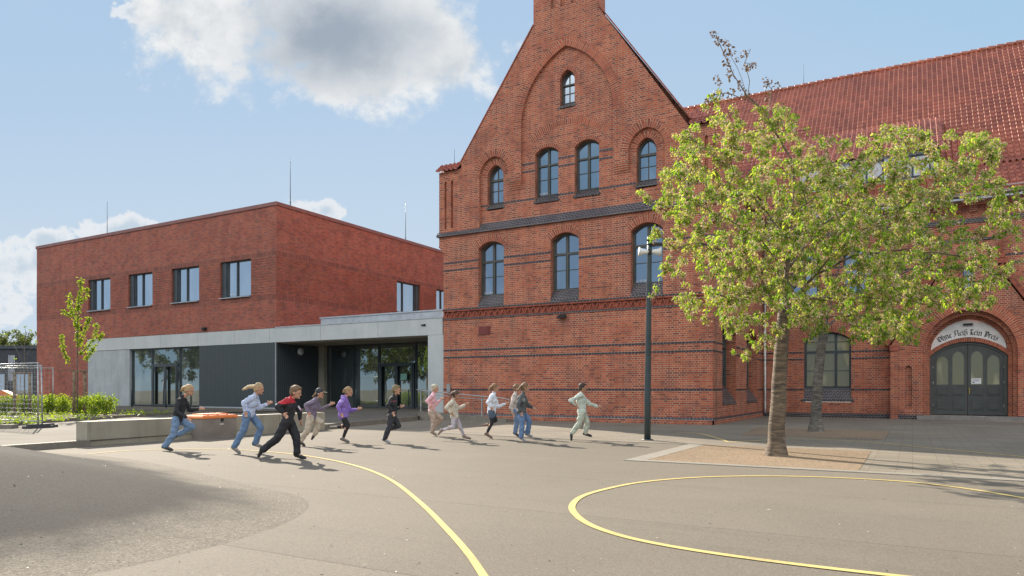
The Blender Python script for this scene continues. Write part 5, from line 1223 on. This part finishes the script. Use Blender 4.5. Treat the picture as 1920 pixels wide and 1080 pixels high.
# ---- far left: dark hall, trees beyond, wider surroundings
hall = thing('dark_hall', 'long low dark blue clad hall behind the fence at the far left', 'building', tuple(PD(0, 740, 75).xy) + (0,))
def camface(m, x0, x1, z0, z1, t, dep=.3, mat=0):
    a = PD(x0, 730, t); b = PD(x1, 730, t); bk_ = Vector((-ST, CT, 0)) * dep
    m.prism([(a.x, a.y, z0), (b.x, b.y, z0), (b.x, b.y, z1), (a.x, a.y, z1)], bk_)
m = MB(); camface(m, -700, 140, -.1, 5.75, 75, 14); m.build('wall', M['darkclad'], hall)
m = MB(); camface(m, -705, 143, 5.6, 5.95, 74.8, 15); m.build('roof_edge', M['anthracite'], hall)
for i, (x0, x1, z0, z1) in enumerate(((16, 27, 2.2, 4.9), (-60, 8, .8, 2.9), (30, 60, .8, 2.9), (-160, -80, .8, 2.9))):
    m = MB(); camface(m, x0, x1, z0, z1, 74.95, .1); w = m.build('window', M['glass_new'], hall); m = MB()
    for k in range(5): x = x0 + (x1 - x0) * k / 4; camface(m, x - .5, x + .5, z0, z1, 74.9, .06)
    m.build('frame', M['zinc'], w)
m = MB(); c = PD(6, 738, 45); m.prism([c + Vector((CT, ST, 0)) * a + Vector((0, 0, b)) for a, b in ((-1.2, -.6), (1.0, -.6), (.6, -.1), (-.1, .22), (-1.2, .22))], Vector((-ST, CT, 0)) * .5); tag(m.build('playground_roof', M['orange']), 'small orange playground hut roof glimpsed behind the hedge', 'playground hut')
def far_tree(pos, h, w, label, nt=140, seed=1):
    random.seed(seed); pos = Vector(pos); r = thing('deciduous_tree', label, 'tree', tuple(pos), 'trees around the schoolyard'); tg = []
    while len(tg) < nt:
        v = Vector([random.uniform(-1, 1) for _ in range(3)])
        if v.length < 1 and v.length > .3: tg.append(tuple(pos + Vector((v.x * w / 2, v.y * w / 2, h * .6 + v.z * h * .4))))
    sd_ = [[pos, pos + Vector((0, 0, h * .3)), pos + Vector((.2, .1, h * .6)), pos + Vector((0, 0, h * .85))]]
    for k in range(5): a = k * 1.3; sd_.append([pos + Vector((0, 0, h * (.28 + .05 * k))), pos + Vector((math.cos(a) * w * .2, math.sin(a) * w * .2, h * .5)), pos + Vector((math.cos(a) * w * .36, math.sin(a) * w * .36, h * .68))])
    arr, par, tips, _ = grow(sd_, tg, step=h * .07); rad = radii(len(arr), par, .012); rad = np.minimum(rad, h * .025)
    branch_mesh('trunk', arr, par, rad, M['bark2'], r)
    dress(r, arr, tips, par, 10, 0, 7, np.array(pos + Vector((0, 0, h * .6))), M['leaf3'], M['leaf3'], llen=.2 * h / 8, lw=.13 * h / 8, cl=.45 * h / 8); return r
def dupt(root, loc, label):
    r = root.copy(); COL.objects.link(r); r.location = loc; r['label'] = label
    for ch in root.children: c_ = ch.copy(); COL.objects.link(c_); c_.parent = r
    return r
ft1 = far_tree(tuple(PD(8, 730, 96).xy) + (0,), 9.6, 9, 'leafless-looking pale green tree over the dark hall at the left edge', seed=3)
dupt(ft1, tuple(PD(52, 730, 99).xy) + (0,), 'pale green tree over the dark hall, touching the brick extension')
dupt(ft1, tuple(PD(-70, 730, 97).xy) + (0,), 'tree beyond the dark hall outside the left edge'); dupt(ft1, (3, 74, 0), 'tree behind the old building, mirrored in the side windows of the extension')
ft2 = far_tree((-47, 0, 0), 9, 10, 'tree left of the yard that the entrance glass mirrors', seed=5)
dupt(ft2, (-67, 4, 0), 'further tree left of the yard mirrored in the window front'); dupt(ft2, (-40, 5, 0), 'nearer tree left of the yard, mirrored in the entrance glass')
random.seed(11)
# ================================================================ running children
def remesh(mb, vox, name, mats, parent, smooth=3, crease=0.0, pick=None):
    off = wloc(parent); me = bpy.data.meshes.new('tmp'); me.from_pydata([tuple(Vector(v) - off) for v in mb.v], [], mb.f); me.update()
    o = bpy.data.objects.new('tmp', me); COL.objects.link(o)
    md = o.modifiers.new('r', 'REMESH'); md.mode = 'VOXEL'; md.voxel_size = vox; md.use_smooth_shade = True
    if smooth: sm = o.modifiers.new('s', 'SMOOTH'); sm.iterations = smooth; sm.factor = .5
    dg = bpy.context.evaluated_depsgraph_get(); m2 = bpy.data.meshes.new_from_object(o.evaluated_get(dg)); bpy.data.objects.remove(o); bpy.data.meshes.remove(me)
    n = len(m2.vertices); co = np.zeros(n * 3); m2.vertices.foreach_get('co', co); co = co.reshape(-1, 3)
    if crease:
        nr = np.zeros(n * 3); m2.vertices.foreach_get('normal', nr); nr = nr.reshape(-1, 3)
        k = np.array([noise.noise(Vector((c[0] * 9, c[1] * 9, c[2] * 13)) + off) + .5 * noise.noise(Vector((c[0] * 25, c[1] * 25, c[2] * 20)) + off) for c in co]); co += nr * (k * crease)[:, None]; m2.vertices.foreach_set('co', co.ravel())
    m2.materials.clear()
    for m in mats: m2.materials.append(m)
    m2.name = name; idx = np.zeros(len(m2.polygons), dtype=np.int32)
    if pick:
        ce = np.zeros(len(m2.polygons) * 3); m2.polygons.foreach_get('center', ce); ce = ce.reshape(-1, 3) + np.array(off); idx = pick(ce).astype(np.int32)
    m2.polygons.foreach_set('material_index', idx); m2.polygons.foreach_set('use_smooth', np.ones(len(m2.polygons), dtype=bool)); m2.update()
    ob = bpy.data.objects.new(name, m2); COL.objects.link(ob); ob.parent = parent; return ob
FM = {}
def fab(col, rough=.85):
    k = tuple(round(c, 3) for c in col)
    if k not in FM: FM[k] = plain('fabric', col, rough, var=.12, scale=10, bump=.25, bscale=25)
    return FM[k]
skin = plain('skin', (.5, .27, .18), .55, var=.05); skin2 = plain('skin_tanned', (.42, .22, .14), .55, var=.05); eyem = plain('dark_eye', (.03, .02, .015), .3); lipm = plain('lips', (.42, .14, .12), .5)
RT = Vector((CT, ST, 0)); TC = Vector((ST, -CT, 0)); UPV = Vector((0, 0, 1))
def child(idx, label, t, J, top, bottom, hair, shoes, hs='short', sk=skin, patches=(), sleeve=1.0, style='trousers', ls=1.0, face=0.0, wide=1.0, extra=None):
    """J: joints as photo coordinates; near = right side of the body, turned to the camera"""
    def X(k, off): x, y = J[k]; return PD(x, y, t - off)
    head = X('head', .02); neck = X('neck', 0.0); hip = X('hip', 0.0); sh = X('sh', 0.0); k = ls
    fwd = (RT * math.cos(face) + TC * math.sin(face)).normalized(); side = (TC * math.cos(face) - RT * math.sin(face)).normalized()
    up = (head - neck).normalized(); up = (up * .5 + UPV * .8).normalized(); fh = (fwd - up * fwd.dot(up)).normalized(); sd = up.cross(fh); sd = sd if sd.dot(TC) > 0 else -sd
    tz_ = min(X('toeN', .07).z, X('toeF', -.07).z); base = X('toeN', .07) if X('toeN', .07).z < X('toeF', -.07).z else X('toeF', -.07)
    r = thing('person', label, 'child', (hip.x, hip.y, 0), 'children running across the yard')
    shN = sh + TC * .125 * k; shF = sh - TC * .125 * k; hpN = hip + TC * .07 * k; hpF = hip - TC * .07 * k
    L_ = {}
    for s, o in (('N', 1), ('F', -1)):
        L_['kn' + s] = X('kn' + s, .08 * o); L_['an' + s] = X('an' + s, .08 * o); L_['toe' + s] = X('toe' + s, .08 * o)
        L_['el' + s] = X('el' + s, .19 * o); L_['ha' + s] = X('ha' + s, .17 * o)
    b = MB(); c = lambda p, q, r1, r2, n=10: b.capsule(p, q, r1 * k, r2 * k, n)
    # head with jaw, nose, brow, ears
    b.ellip(head + up * .018 * k, fh * .088 * k, sd * .07 * k, up * .095 * k); b.ellip(head + fh * .022 * k - up * .045 * k, fh * .062 * k, sd * .052 * k, up * .055 * k)
    b.capsule(head + fh * .082 * k + up * .002 * k, head + fh * .096 * k - up * .022 * k, .009 * k, .012 * k, 8); b.ellip(head + fh * .07 * k - up * .082 * k, fh * .02 * k, sd * .024 * k, up * .015 * k)
    for o in (1, -1):
        b.ellip(head + sd * .072 * k * o - fh * .008 * k - up * .008 * k, fh * .019 * k, sd * .009 * k, up * .028 * k); b.ellip(head + fh * .066 * k + sd * .03 * k * o + up * .02 * k, fh * .02 * k, sd * .02 * k, up * .01 * k)
    c(neck - (neck - sh) * .3, head - up * .05 * k, .04, .038)
    chest = hip.lerp(sh, .72)
    b.ellip(chest, fwd * .075 * k, side * .11 * k, UPV * .12 * k); c(shN, shF, .04, .04); c(hip.lerp(sh, .1), hip.lerp(sh, .6), .075, .082, 12); c(hpN, hpF, .074, .074)
    fingers = MB()
    for s, o in (('N', 1), ('F', -1)):
        S0 = shN if o > 0 else shF; H0 = hpN if o > 0 else hpF
        c(S0, L_['el' + s], .034, .028); c(L_['el' + s], L_['ha' + s], .031, .021)
        c(H0, L_['kn' + s], .064, .044); c(L_['kn' + s], L_['an' + s], .047, .03); kc = L_['kn' + s].lerp(L_['an' + s], .3); b.ellip(kc - fwd * .01, fwd * .045 * k, side * .045 * k, UPV * .06 * k)
        c(L_['an' + s], L_['toe' + s], .03, .024)
        # hand: palm, four bent fingers of unequal length, thumb
        w = L_['ha' + s]; d = (w - L_['el' + s]).normalized(); pr = (UPV - d * d.z).normalized(); lat = d.cross(pr).normalized()
        b.ellip(w + d * .04 * k, d * .045 * k, pr * .033 * k, lat * .015 * k)
        for q, (of, ln) in enumerate(((.024, .052), (.009, .06), (-.007, .055), (-.022, .044))):
            p0 = w + d * .07 * k + pr * of * k; p1 = p0 + (d * .55 + lat * .15 * o).normalized() * ln * .5 * k; p2 = p1 + (d * .5 - pr * .25 + lat * .5 * o).normalized() * ln * .5 * k
            b.capsule(p0, p1, .0075 * k, .007 * k, 6); b.capsule(p1, p2, .007 * k, .006 * k, 6)
        p0 = w + d * .025 * k + pr * .028 * k; p1 = p0 + (d * .5 + pr * .8).normalized() * .028 * k; p2 = p1 + (d + pr * .2 + lat * .3 * o).normalized() * .024 * k; b.capsule(p0, p1, .009 * k, .008 * k, 6); b.capsule(p1, p2, .008 * k, .006 * k, 6)
    eyes = [np.array(head + fh * .083 * k + sd * .031 * k * o + up * .004 * k) for o in (1, -1)]; mouth = np.array(head + fh * .085 * k - up * .05 * k)
    def pk(ce):
        out = np.zeros(len(ce))
        for e in eyes: out[np.linalg.norm(ce - e, axis=1) < .0135 * k] = 1
        dm = ce - mouth; dl = np.abs(dm @ np.array(up)); out[(np.linalg.norm(dm, axis=1) < .02 * k) & (dl < .007 * k)] = 2
        return out
    remesh(b, .0075, 'body', [sk, eyem, lipm], r, 2, pick=pk)
    # top
    m = MB(); hem = hip.lerp(sh, J.get('hem', 0.0)) 
    m.ellip(chest, fwd * .108 * k * wide, side * .142 * k, UPV * .15 * k); m.capsule(shN, shF, .06 * k, .06 * k); m.capsule(hip.lerp(sh, .02), hip.lerp(sh, .65), .1 * k * wide, .108 * k * wide, 14); m.capsule(hip + side * .045 * k, hip - side * .045 * k, .1 * k * wide, .1 * k * wide); m.capsule(sh, neck.lerp(head, .12), .06 * k, .047 * k)
    for s, o in (('N', 1), ('F', -1)):
        S0 = shN if o > 0 else shF; el, ha = L_['el' + s], L_['ha' + s]; m.capsule(S0, el, .056 * k * wide, .044 * k * wide); 
        if sleeve > .5: m.capsule(el, el.lerp(ha, .93), .044 * k * wide, .033 * k * wide)
    if 'hood' in (extra or ''): m.ellip(neck - fwd * .05 * k - UPV * .01, fwd * .07 * k, side * .09 * k, UPV * .05 * k)
    mats = [fab(top)] + [fab(p[3]) for p in patches]
    def pk2(ce):
        out = np.zeros(len(ce))
        for i, p in enumerate(patches):
            q = np.array(PD(p[0], p[1], t)); rel = ce - q; lat = np.abs(rel @ np.array(RT)); v = np.abs(rel[:, 2]); out[(lat / p[2][0]) ** 2 + (v / p[2][1]) ** 2 < 1] = i + 1
        return out
    remesh(m, .011, 'jacket' if 'jacket' in (extra or '') else 'top', mats, r, 2, .016, pk2)
    # legs
    m = MB(); lw = {'jeans': (.088, .066, .062), 'trousers': (.092, .07, .058), 'leggings': (.078, .052, .034), 'shorts': (.078, .052, .034)}[style]
    m.capsule(hip + side * .045 * k, hip - side * .045 * k, .094 * k, .094 * k)
    for s, o in (('N', 1), ('F', -1)):
        H0 = hpN if o > 0 else hpF; m.capsule(H0, L_['kn' + s], lw[0] * k, lw[1] * k); m.capsule(L_['kn' + s], L_['kn' + s].lerp(L_['an' + s], .96), lw[1] * k, lw[2] * k)
    remesh(m, .011, style if style != 'shorts' else 'leggings', [fab(bottom)], r, 2, .013 if style in ('jeans', 'trousers') else .002)
    if style == 'shorts':
        m = MB(); m.capsule(hip + side * .045 * k, hip - side * .045 * k, .1 * k, .1 * k)
        for s, o in (('N', 1), ('F', -1)): H0 = hpN if o > 0 else hpF; m.capsule(H0, H0.lerp(L_['kn' + s], .4), .095 * k, .09 * k)
        remesh(m, .012, 'shorts', [fab((.08, .11, .16))], r, 2, .006)
    for s in 'NF':
        m = MB(); a, t_ = L_['an' + s], L_['toe' + s]; d = (t_ - a).normalized(); shin = (L_['kn' + s] - a).normalized(); dn = (d - shin * d.dot(shin) * .3).normalized(); lo = -shin
        hl = a + lo * .02 * k - dn * .03 * k; m.capsule(hl, t_, .036 * k, .03 * k); m.capsule(a + shin * .02 * k, hl.lerp(t_, .35), .036 * k, .036 * k); m.capsule(t_, t_ + dn * .03 * k, .03 * k, .024 * k); m.capsule(hl + lo * .018, t_ + lo * .012 + dn * .02, .028 * k, .024 * k)
        remesh(m, .009, 'shoe', [fab(shoes, .6)], r, 2)
    # hair / cap
    m = MB(); hc = fab(hair, .7)
    m.ellip(head + up * .032 * k - fh * .016 * k, fh * .094 * k, sd * .08 * k, up * .094 * k); m.ellip(head - fh * .045 * k - up * .01 * k, fh * .058 * k, sd * .074 * k, up * .07 * k)
    if hs == 'short': m.ellip(head + up * .085 * k + fh * .035 * k, fh * .05 * k, sd * .06 * k, up * .025 * k)
    if hs in ('long', 'tail', 'wavy', 'bob'):
        back = head - fh * .085 * k; n_ = {'long': 9, 'tail': 4, 'wavy': 8, 'bob': 7}[hs]
        for i in range(n_):
            a = (i / (n_ - 1) - .5); st = back + sd * a * .11 * k + up * (.02 + .03 * random.random()) * k
            ln = {'long': .26, 'tail': .2, 'wavy': .13, 'bob': .09}[hs] * k * random.uniform(.75, 1.1)
            e = st - fh * ln * (.85 if hs == 'long' else .45) - up * ln * (.45 if hs == 'long' else .75) + sd * random.gauss(0, .02); mid = st.lerp(e, .5) + up * (.03 if hs != 'bob' else 0) + sd * random.gauss(0, .015)
            r0 = .03 if hs != 'tail' else .02; m.capsule(st, mid, r0 * k, (.026 if hs != 'wavy' else .034) * k, 8); m.capsule(mid, e, (.026 if hs != 'wavy' else .034) * k, .01 * k, 8)
    lim_ = np.array(head); fa = np.array(fh); ua = np.array(up)
    o = remesh(m, .008, 'cap' if hs == 'cap' else 'hair', [hc], r, 1, .008)
    co = np.zeros(len(o.data.vertices) * 3); o.data.vertices.foreach_get('co', co); co = co.reshape(-1, 3) + np.array(wloc(r)); rel = co - lim_
    f_ = rel @ fa; u_ = rel @ ua; msk = (f_ > .03 * k) & (u_ < .045 * k); co[msk] -= fa * (.045 * k + (f_[msk] - .03 * k)[:, None] * .9)   # keep the face free
    o.data.vertices.foreach_set('co', (co - np.array(wloc(r))).ravel())
    if hs == 'cap':
        m = MB(); m.ellip(head + up * .05 * k + fh * .12 * k, fh * .055 * k, sd * .06 * k, up * .009 * k); m.build('peak', hc, o)
        m = MB(); [m.capsule(head - fh * .07 * k + sd * a * .05, head - fh * .13 * k - up * .1 * k + sd * a * .06, .025 * k, .012 * k, 8) for a in (-1, 0, 1)]; remesh(m, .01, 'hair', [fab((.3, .19, .1))], r, 1, .004)
    return r
def T(y): return depth_of(y)
BL = (.42, .29, .15); BR = (.09, .05, .03); DB = (.055, .032, .02)
JE = (.16, .25, .38)
child(1, 'leftmost runner, a girl in a black top and light blue jeans with blonde hair', T(844.5), dict(head=(354.7, 731.5), neck=(343.6, 743.3), sh=(340.5, 751), hip=(333.3, 786.8), knN=(326.3, 813.5), anN=(309.5, 837), toeN=(321, 842.5), knF=(361, 800), anF=(336, 814), toeF=(327, 820), elF=(355, 769), haF=(373, 767), elN=(332, 771), haN=(350, 783)), (.02, .022, .026), JE, BL, (.06, .055, .05), 'wavy', style='jeans')
child(2, 'girl in a pale blue sweater and jeans with long blonde hair streaming back', T(850), dict(head=(485.4, 729.4), neck=(479.2, 740.5), sh=(475.4, 746.5), hip=(466.7, 777), knN=(456.9, 806), anN=(439.5, 838), toeN=(447.5, 847), knF=(489, 802), anF=(478.6, 831), toeF=(488, 836), elN=(455.9, 756.8), haN=(459.3, 771), elF=(486.1, 765.2), haF=(500.6, 757.8)), (.48, .55, .72), (.12, .2, .33), BL, (.22, .21, .2), 'long', style='jeans')
child(3, 'boy in a black jacket with red shoulders and white and pink front, striding', T(861), dict(head=(554.6, 735.8), neck=(548.3, 745), sh=(542.5, 752), hip=(539.4, 789), knN=(520, 822), anN=(492, 844), toeN=(486.6, 852.5), knF=(556.5, 821), anF=(557, 851), toeF=(569, 857.5), elN=(519.5, 762.4), haN=(530.5, 774), elF=(561.2, 770.5), haF=(563, 786)), (.022, .022, .026), (.02, .021, .025), (.16, .1, .055), (.02, .02, .02), 'short', skin, ls=1.06, style='trousers', patches=((540, 748, (.17, .09), (.5, .03, .045)), (562, 760, (.075, .1), (.7, .65, .72)), (559, 758, (.02, .12), (.6, .2, .4)), (521, 757, (.05, .025), (.75, .73, .72))), extra='jacket')
child(4, 'child in a dark cap, grey purple top and beige trousers', T(836), dict(head=(599.3, 737.9), neck=(594.5, 746.5), sh=(589.7, 752.8), hip=(583.5, 783.6), knN=(577, 806.5), anN=(563.5, 827), toeN=(569, 833), knF=(602, 792), anF=(590, 814), toeF=(586, 821), elN=(572.5, 760.5), haN=(577.3, 772), elF=(601, 768), haF=(618.6, 759)), (.2, .165, .23), (.5, .42, .32), (.03, .035, .04), (.05, .045, .045), 'cap', style='trousers')
child(5, 'girl in a bright purple hooded sweatshirt and black leggings', T(829.5), dict(head=(654, 734.7), neck=(648.2, 743.8), sh=(645.4, 749.6), hip=(643.6, 780), knN=(652.6, 797), anN=(643, 822), toeN=(651.8, 827.2), knF=(648, 799), anF=(631, 801), toeF=(622.6, 801), elF=(656, 770.9), haF=(669.8, 767), elN=(633, 763.5), haN=(638.6, 773.9)), (.26, .16, .5), (.02, .02, .022), (.3, .19, .1), (.16, .14, .12), 'bob', style='leggings', wide=1.15, extra='hood', patches=((641, 752, (.09, .03), (.4, .3, .62)),))
child(6, 'fair haired boy all in black with grey trainers, in front of the glazed entrance', T(831), dict(head=(743.4, 731.2), neck=(739.4, 741), sh=(737, 747.3), hip=(734.7, 779.8), knN=(730.5, 800.6), anN=(721, 823), toeN=(729, 828.6), knF=(747, 798), anF=(732.6, 803), toeF=(725, 807), elN=(727.6, 760), haN=(735, 772), elF=(741.5, 768.6), haF=(749.8, 764)), (.025, .027, .03), (.035, .036, .042), (.2, .15, .07), (.34, .35, .36), 'short', style='trousers', patches=((740, 752, (.06, .008), (.4, .08, .12)),))
child(7, 'fair child in a pink top and beige trousers by the concrete column', T(817.5), dict(head=(815.7, 728.8), neck=(813.3, 737.5), sh=(811.5, 743), hip=(809.5, 772.2), knN=(813.8, 792.8), anN=(810.8, 809.5), toeN=(816.4, 814.3), knF=(827.5, 785), anF=(815.9, 798), toeF=(810, 801), elN=(799.7, 751.5), haN=(806.5, 760), elF=(817.5, 757.7), haF=(825.9, 750.3)), (.72, .42, .46), (.42, .32, .25), (.45, .4, .3), (.22, .19, .14), 'short', style='trousers', patches=((802, 762, (.09, .012), (.65, .5, .2)),))
child(8, 'dark haired girl in a cream sweater and pale grey leggings with one foot far forward', T(826), dict(head=(856, 740.9), neck=(851.2, 749.5), sh=(848.1, 754.5), hip=(852.4, 779.4), knF=(861.7, 797.2), anF=(870, 817), toeF=(880, 821.5), knN=(850, 800), anN=(828.7, 807), toeN=(823, 813), elN=(836, 764.7), haN=(845.2, 773.4), elF=(860, 766), haF=(872, 759.3)), (.56, .5, .4), (.48, .44, .48), BR, (.28, .2, .17), 'wavy', skin2, style='leggings', ls=.95, wide=1.1)
child(9, 'girl in a white sweatshirt with denim shorts over black leggings', T(822), dict(head=(928.7, 727.5), neck=(926.3, 736), sh=(924.5, 741.5), hip=(921.5, 771.8), knN=(922.7, 791.8), anN=(912.8, 812.5), toeN=(920.4, 819), knF=(929.5, 788), anF=(914, 796), toeF=(907, 797), elN=(914, 755), haN=(920, 763), elF=(934, 763), haF=(947, 757.3)), (.72, .76, .84), (.02, .02, .022), (.24, .13, .06), (.2, .13, .1), 'tail', style='shorts', wide=1.08)
child(10, 'child in a pale shirt half hidden behind the girl in the dark grey sweater', T(819), dict(head=(969.2, 728.5), neck=(967.2, 736.5), sh=(965, 742), hip=(966.5, 771.6), knN=(969, 793), anN=(966, 811), toeN=(972, 816.5), knF=(979, 787), anF=(977, 806), toeF=(984, 810), elN=(957.4, 764), haN=(961.4, 774.4), elF=(975, 758), haF=(984, 756)), (.5, .44, .4), (.13, .2, .32), (.2, .12, .06), (.05, .045, .045), 'short', style='jeans')
child(11, 'girl with a brown ponytail in a dark grey sweater and blue jeans', T(828), dict(head=(985.3, 726.5), neck=(981.8, 736), sh=(979.5, 742.3), hip=(977.3, 771.4), knN=(979, 795), anN=(977, 819), toeN=(983.8, 825.5), knF=(992.7, 789), anF=(988.5, 812), toeF=(996, 817.5), elN=(971.6, 760), haN=(976, 772), elF=(991, 760.5), haF=(998, 764.4)), (.09, .095, .1), (.13, .21, .36), (.2, .12, .06), (.35, .34, .33), 'tail', style='jeans', wide=1.15, patches=((982, 749, (.035, .05), (.3, .33, .34)),))
child(12, 'dark haired boy in a pale green sweatshirt and trousers, rightmost of the runners', T(826.5), dict(head=(1092.5, 727.2), neck=(1090.2, 735.4), sh=(1088.5, 741), hip=(1091, 772.4), knN=(1086, 793.5), anN=(1072.5, 812.5), toeN=(1071.5, 822.5), knF=(1101.2, 791.2), anF=(1097.5, 812), toeF=(1106.6, 816.5), elN=(1070, 751), haN=(1078, 759), elF=(1106, 757.5), haF=(1120.8, 762)), (.56, .62, .55), (.48, .52, .42), DB, (.03, .03, .03), 'short', skin2, style='trousers', wide=1.12)

# ================================================================ light, sky, camera
sunv = Vector((-.88, .475, 0)).normalized() * math.cos(R(31.5)) + Vector((0, 0, math.sin(R(31.5))))
sl_ = bpy.data.lights.new('sun', 'SUN'); sl_.energy = 5.0; sl_.angle = R(.53); sl_.color = (1, .9, .76); so_ = bpy.data.objects.new('sun', sl_); COL.objects.link(so_); so_.rotation_euler = (-sunv).to_track_quat('-Z', 'Y').to_euler()
W = bpy.data.worlds.new('World'); S.world = W; W.use_nodes = True; W.node_tree.nodes.clear(); k = NT(W.node_tree)
sky = k.n('ShaderNodeTexSky', sky_type='NISHITA', sun_disc=False, sun_elevation=R(31.5), sun_rotation=math.atan2(sunv.x, sunv.y), altitude=50, air_density=1.0, dust_density=.5, ozone_density=1.6)
dirv = k.n('ShaderNodeTexCoord').outputs['Generated']
rot = k.n('ShaderNodeVectorRotate', {'Vector': dirv, 'Angle': -TH}, rotation_type='Z_AXIS').outputs[0]
sx = k.n('ShaderNodeSeparateXYZ', {0: rot}).outputs; yy = k.math('MAXIMUM', sx[1], .05)
ax_ = k.math('DIVIDE', sx[0], yy); az_ = k.math('DIVIDE', sx[2], yy)
v2 = k.n('ShaderNodeCombineXYZ', {0: ax_, 1: az_, 2: 0.0}).outputs[0]
n1 = k.noise(v2, 5.5, 9, .62); n2 = k.noise(v2, 2.2, 5, .55); n3 = k.noise(v2, 16, 6, .6)
def ell(px, py, rx, ry):
    dx = k.math('DIVIDE', k.math('SUBTRACT', ax_, (px - 960) / F), rx / F); dy = k.math('DIVIDE', k.math('SUBTRACT', az_, (HY - py) / F), ry / F)
    return k.math('SUBTRACT', 1.0, k.math('SQRT', k.math('ADD', k.math('MULTIPLY', dx, dx), k.math('MULTIPLY', dy, dy))))
def mx(*a):
    r = a[0]
    for b in a[1:]: r = k.math('MAXIMUM', r, b)
    return r
big_ = mx(ell(400, 30, 175, 125), ell(560, 40, 230, 150), ell(730, 60, 200, 150), ell(820, 110, 110, 95), ell(650, 140, 150, 60))
low = mx(ell(30, 500, 75, 62), ell(85, 465, 50, 34), ell(-60, 480, 130, 70), ell(10, 580, 45, 50), ell(235, 432, 75, 22), ell(610, 395, 90, 26), ell(250, 22, 60, 24))
nn2 = k.math('SUBTRACT', k.math('ADD', k.math('MULTIPLY', n1, .6), k.math('MULTIPLY', n3, .4)), .5)
fb = k.math('ADD', big_, k.math('MULTIPLY', nn2, 4.6)); fl_ = k.math('ADD', low, k.math('MULTIPLY', nn2, 6.5))
mb_ = k.math('MULTIPLY', k.smooth(fb, -.15, .5), .97); ml_ = k.math('MULTIPLY', k.smooth(fl_, .0, .25), .8)
core = k.smooth(k.math('ADD', ell(645, 70, 330, 135), k.math('ADD', k.math('MULTIPLY', k.math('SUBTRACT', n2, .5), 1.6), k.math('MULTIPLY', nn2, 2.0))), .0, 1.1)
edge = k.ramp(n3, [(.36, (.66, .7, .74)), (.6, (.9, .91, .91))])
wisp = k.math('MULTIPLY', k.smooth(k.noise(k.n('ShaderNodeMapping', {'Vector': v2, 'Scale': (1.2, 3.0, 1)}).outputs[0], 1.3, 6, .6), .5, .8), .25)
hz = k.math('MULTIPLY', k.smooth(az_, .42, .02), .35)
ccol = k.mix(core, edge, (.36, .42, .5, 1)); cl2 = k.mix(k.smooth(fl_, .3, .9), (.86, .88, .9, 1), (.58, .67, .76, 1))
skm = k.mix(1.0, sky.outputs[0], (1.95, 2.45, 3.0, 1), 'DARKEN'); skc = k.mix(.6, skm, k.mix(k.smooth(az_, .05, .6), (2.05, 2.5, 3.0, 1), (1.25, 1.9, 2.75, 1))); bsky = k.n('ShaderNodeBackground', {'Color': skc, 'Strength': .15})
bhz = k.n('ShaderNodeBackground', {'Color': (.66, .74, .8, 1), 'Strength': CLS}); m0 = k.n('ShaderNodeMixShader', {0: k.math('ADD', wisp, hz, clamp=True), 1: bsky.outputs[0], 2: bhz.outputs[0]})
bc2 = k.n('ShaderNodeBackground', {'Color': cl2, 'Strength': CLS}); m1 = k.n('ShaderNodeMixShader', {0: ml_, 1: m0.outputs[0], 2: bc2.outputs[0]})
bc1 = k.n('ShaderNodeBackground', {'Color': ccol, 'Strength': CLS}); m2 = k.n('ShaderNodeMixShader', {0: mb_, 1: m1.outputs[0], 2: bc1.outputs[0]})
front = k.math('GREATER_THAN', sx[1], .05); fill_clouds = k.math('MULTIPLY', k.smooth(k.noise(dirv, 2.4, 6, .6), .34, .52), k.math('MULTIPLY', k.smooth(sx[2], .3, .46), k.smooth(sx[2], .85, .6)))     # bright cloud band added out of view behind the camera, fills the shaded walls
bbk = k.n('ShaderNodeBackground', {'Color': (1, .97, .93, 1), 'Strength': BACK_FILL * CLS}); m4 = k.n('ShaderNodeMixShader', {0: fill_clouds, 1: bsky.outputs[0], 2: bbk.outputs[0]})
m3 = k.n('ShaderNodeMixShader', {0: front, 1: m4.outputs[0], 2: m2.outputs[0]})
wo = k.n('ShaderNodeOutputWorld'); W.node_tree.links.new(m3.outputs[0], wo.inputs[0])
cd = bpy.data.cameras.new('camera'); cam = bpy.data.objects.new('camera', cd); COL.objects.link(cam); S.camera = cam
cam.location = (0, 0, EYE); cam.rotation_euler = (R(90), 0, TH); cd.sensor_width = 36; cd.lens = F / 1920 * 36; cd.shift_y = (HY - 540) / 1920; cd.clip_start = .1; cd.clip_end = 3000
S.render.engine = 'CYCLES'; S.view_settings.view_transform = 'Standard'; S.view_settings.look = 'None'; S.view_settings.exposure = EXPO; S.view_settings.gamma = 1
S.cycles.max_bounces = 5; S.cycles.diffuse_bounces = 3; S.cycles.glossy_bounces = 3; S.cycles.transmission_bounces = 2; S.cycles.transparent_max_bounces = 4; S.cycles.use_denoising = True
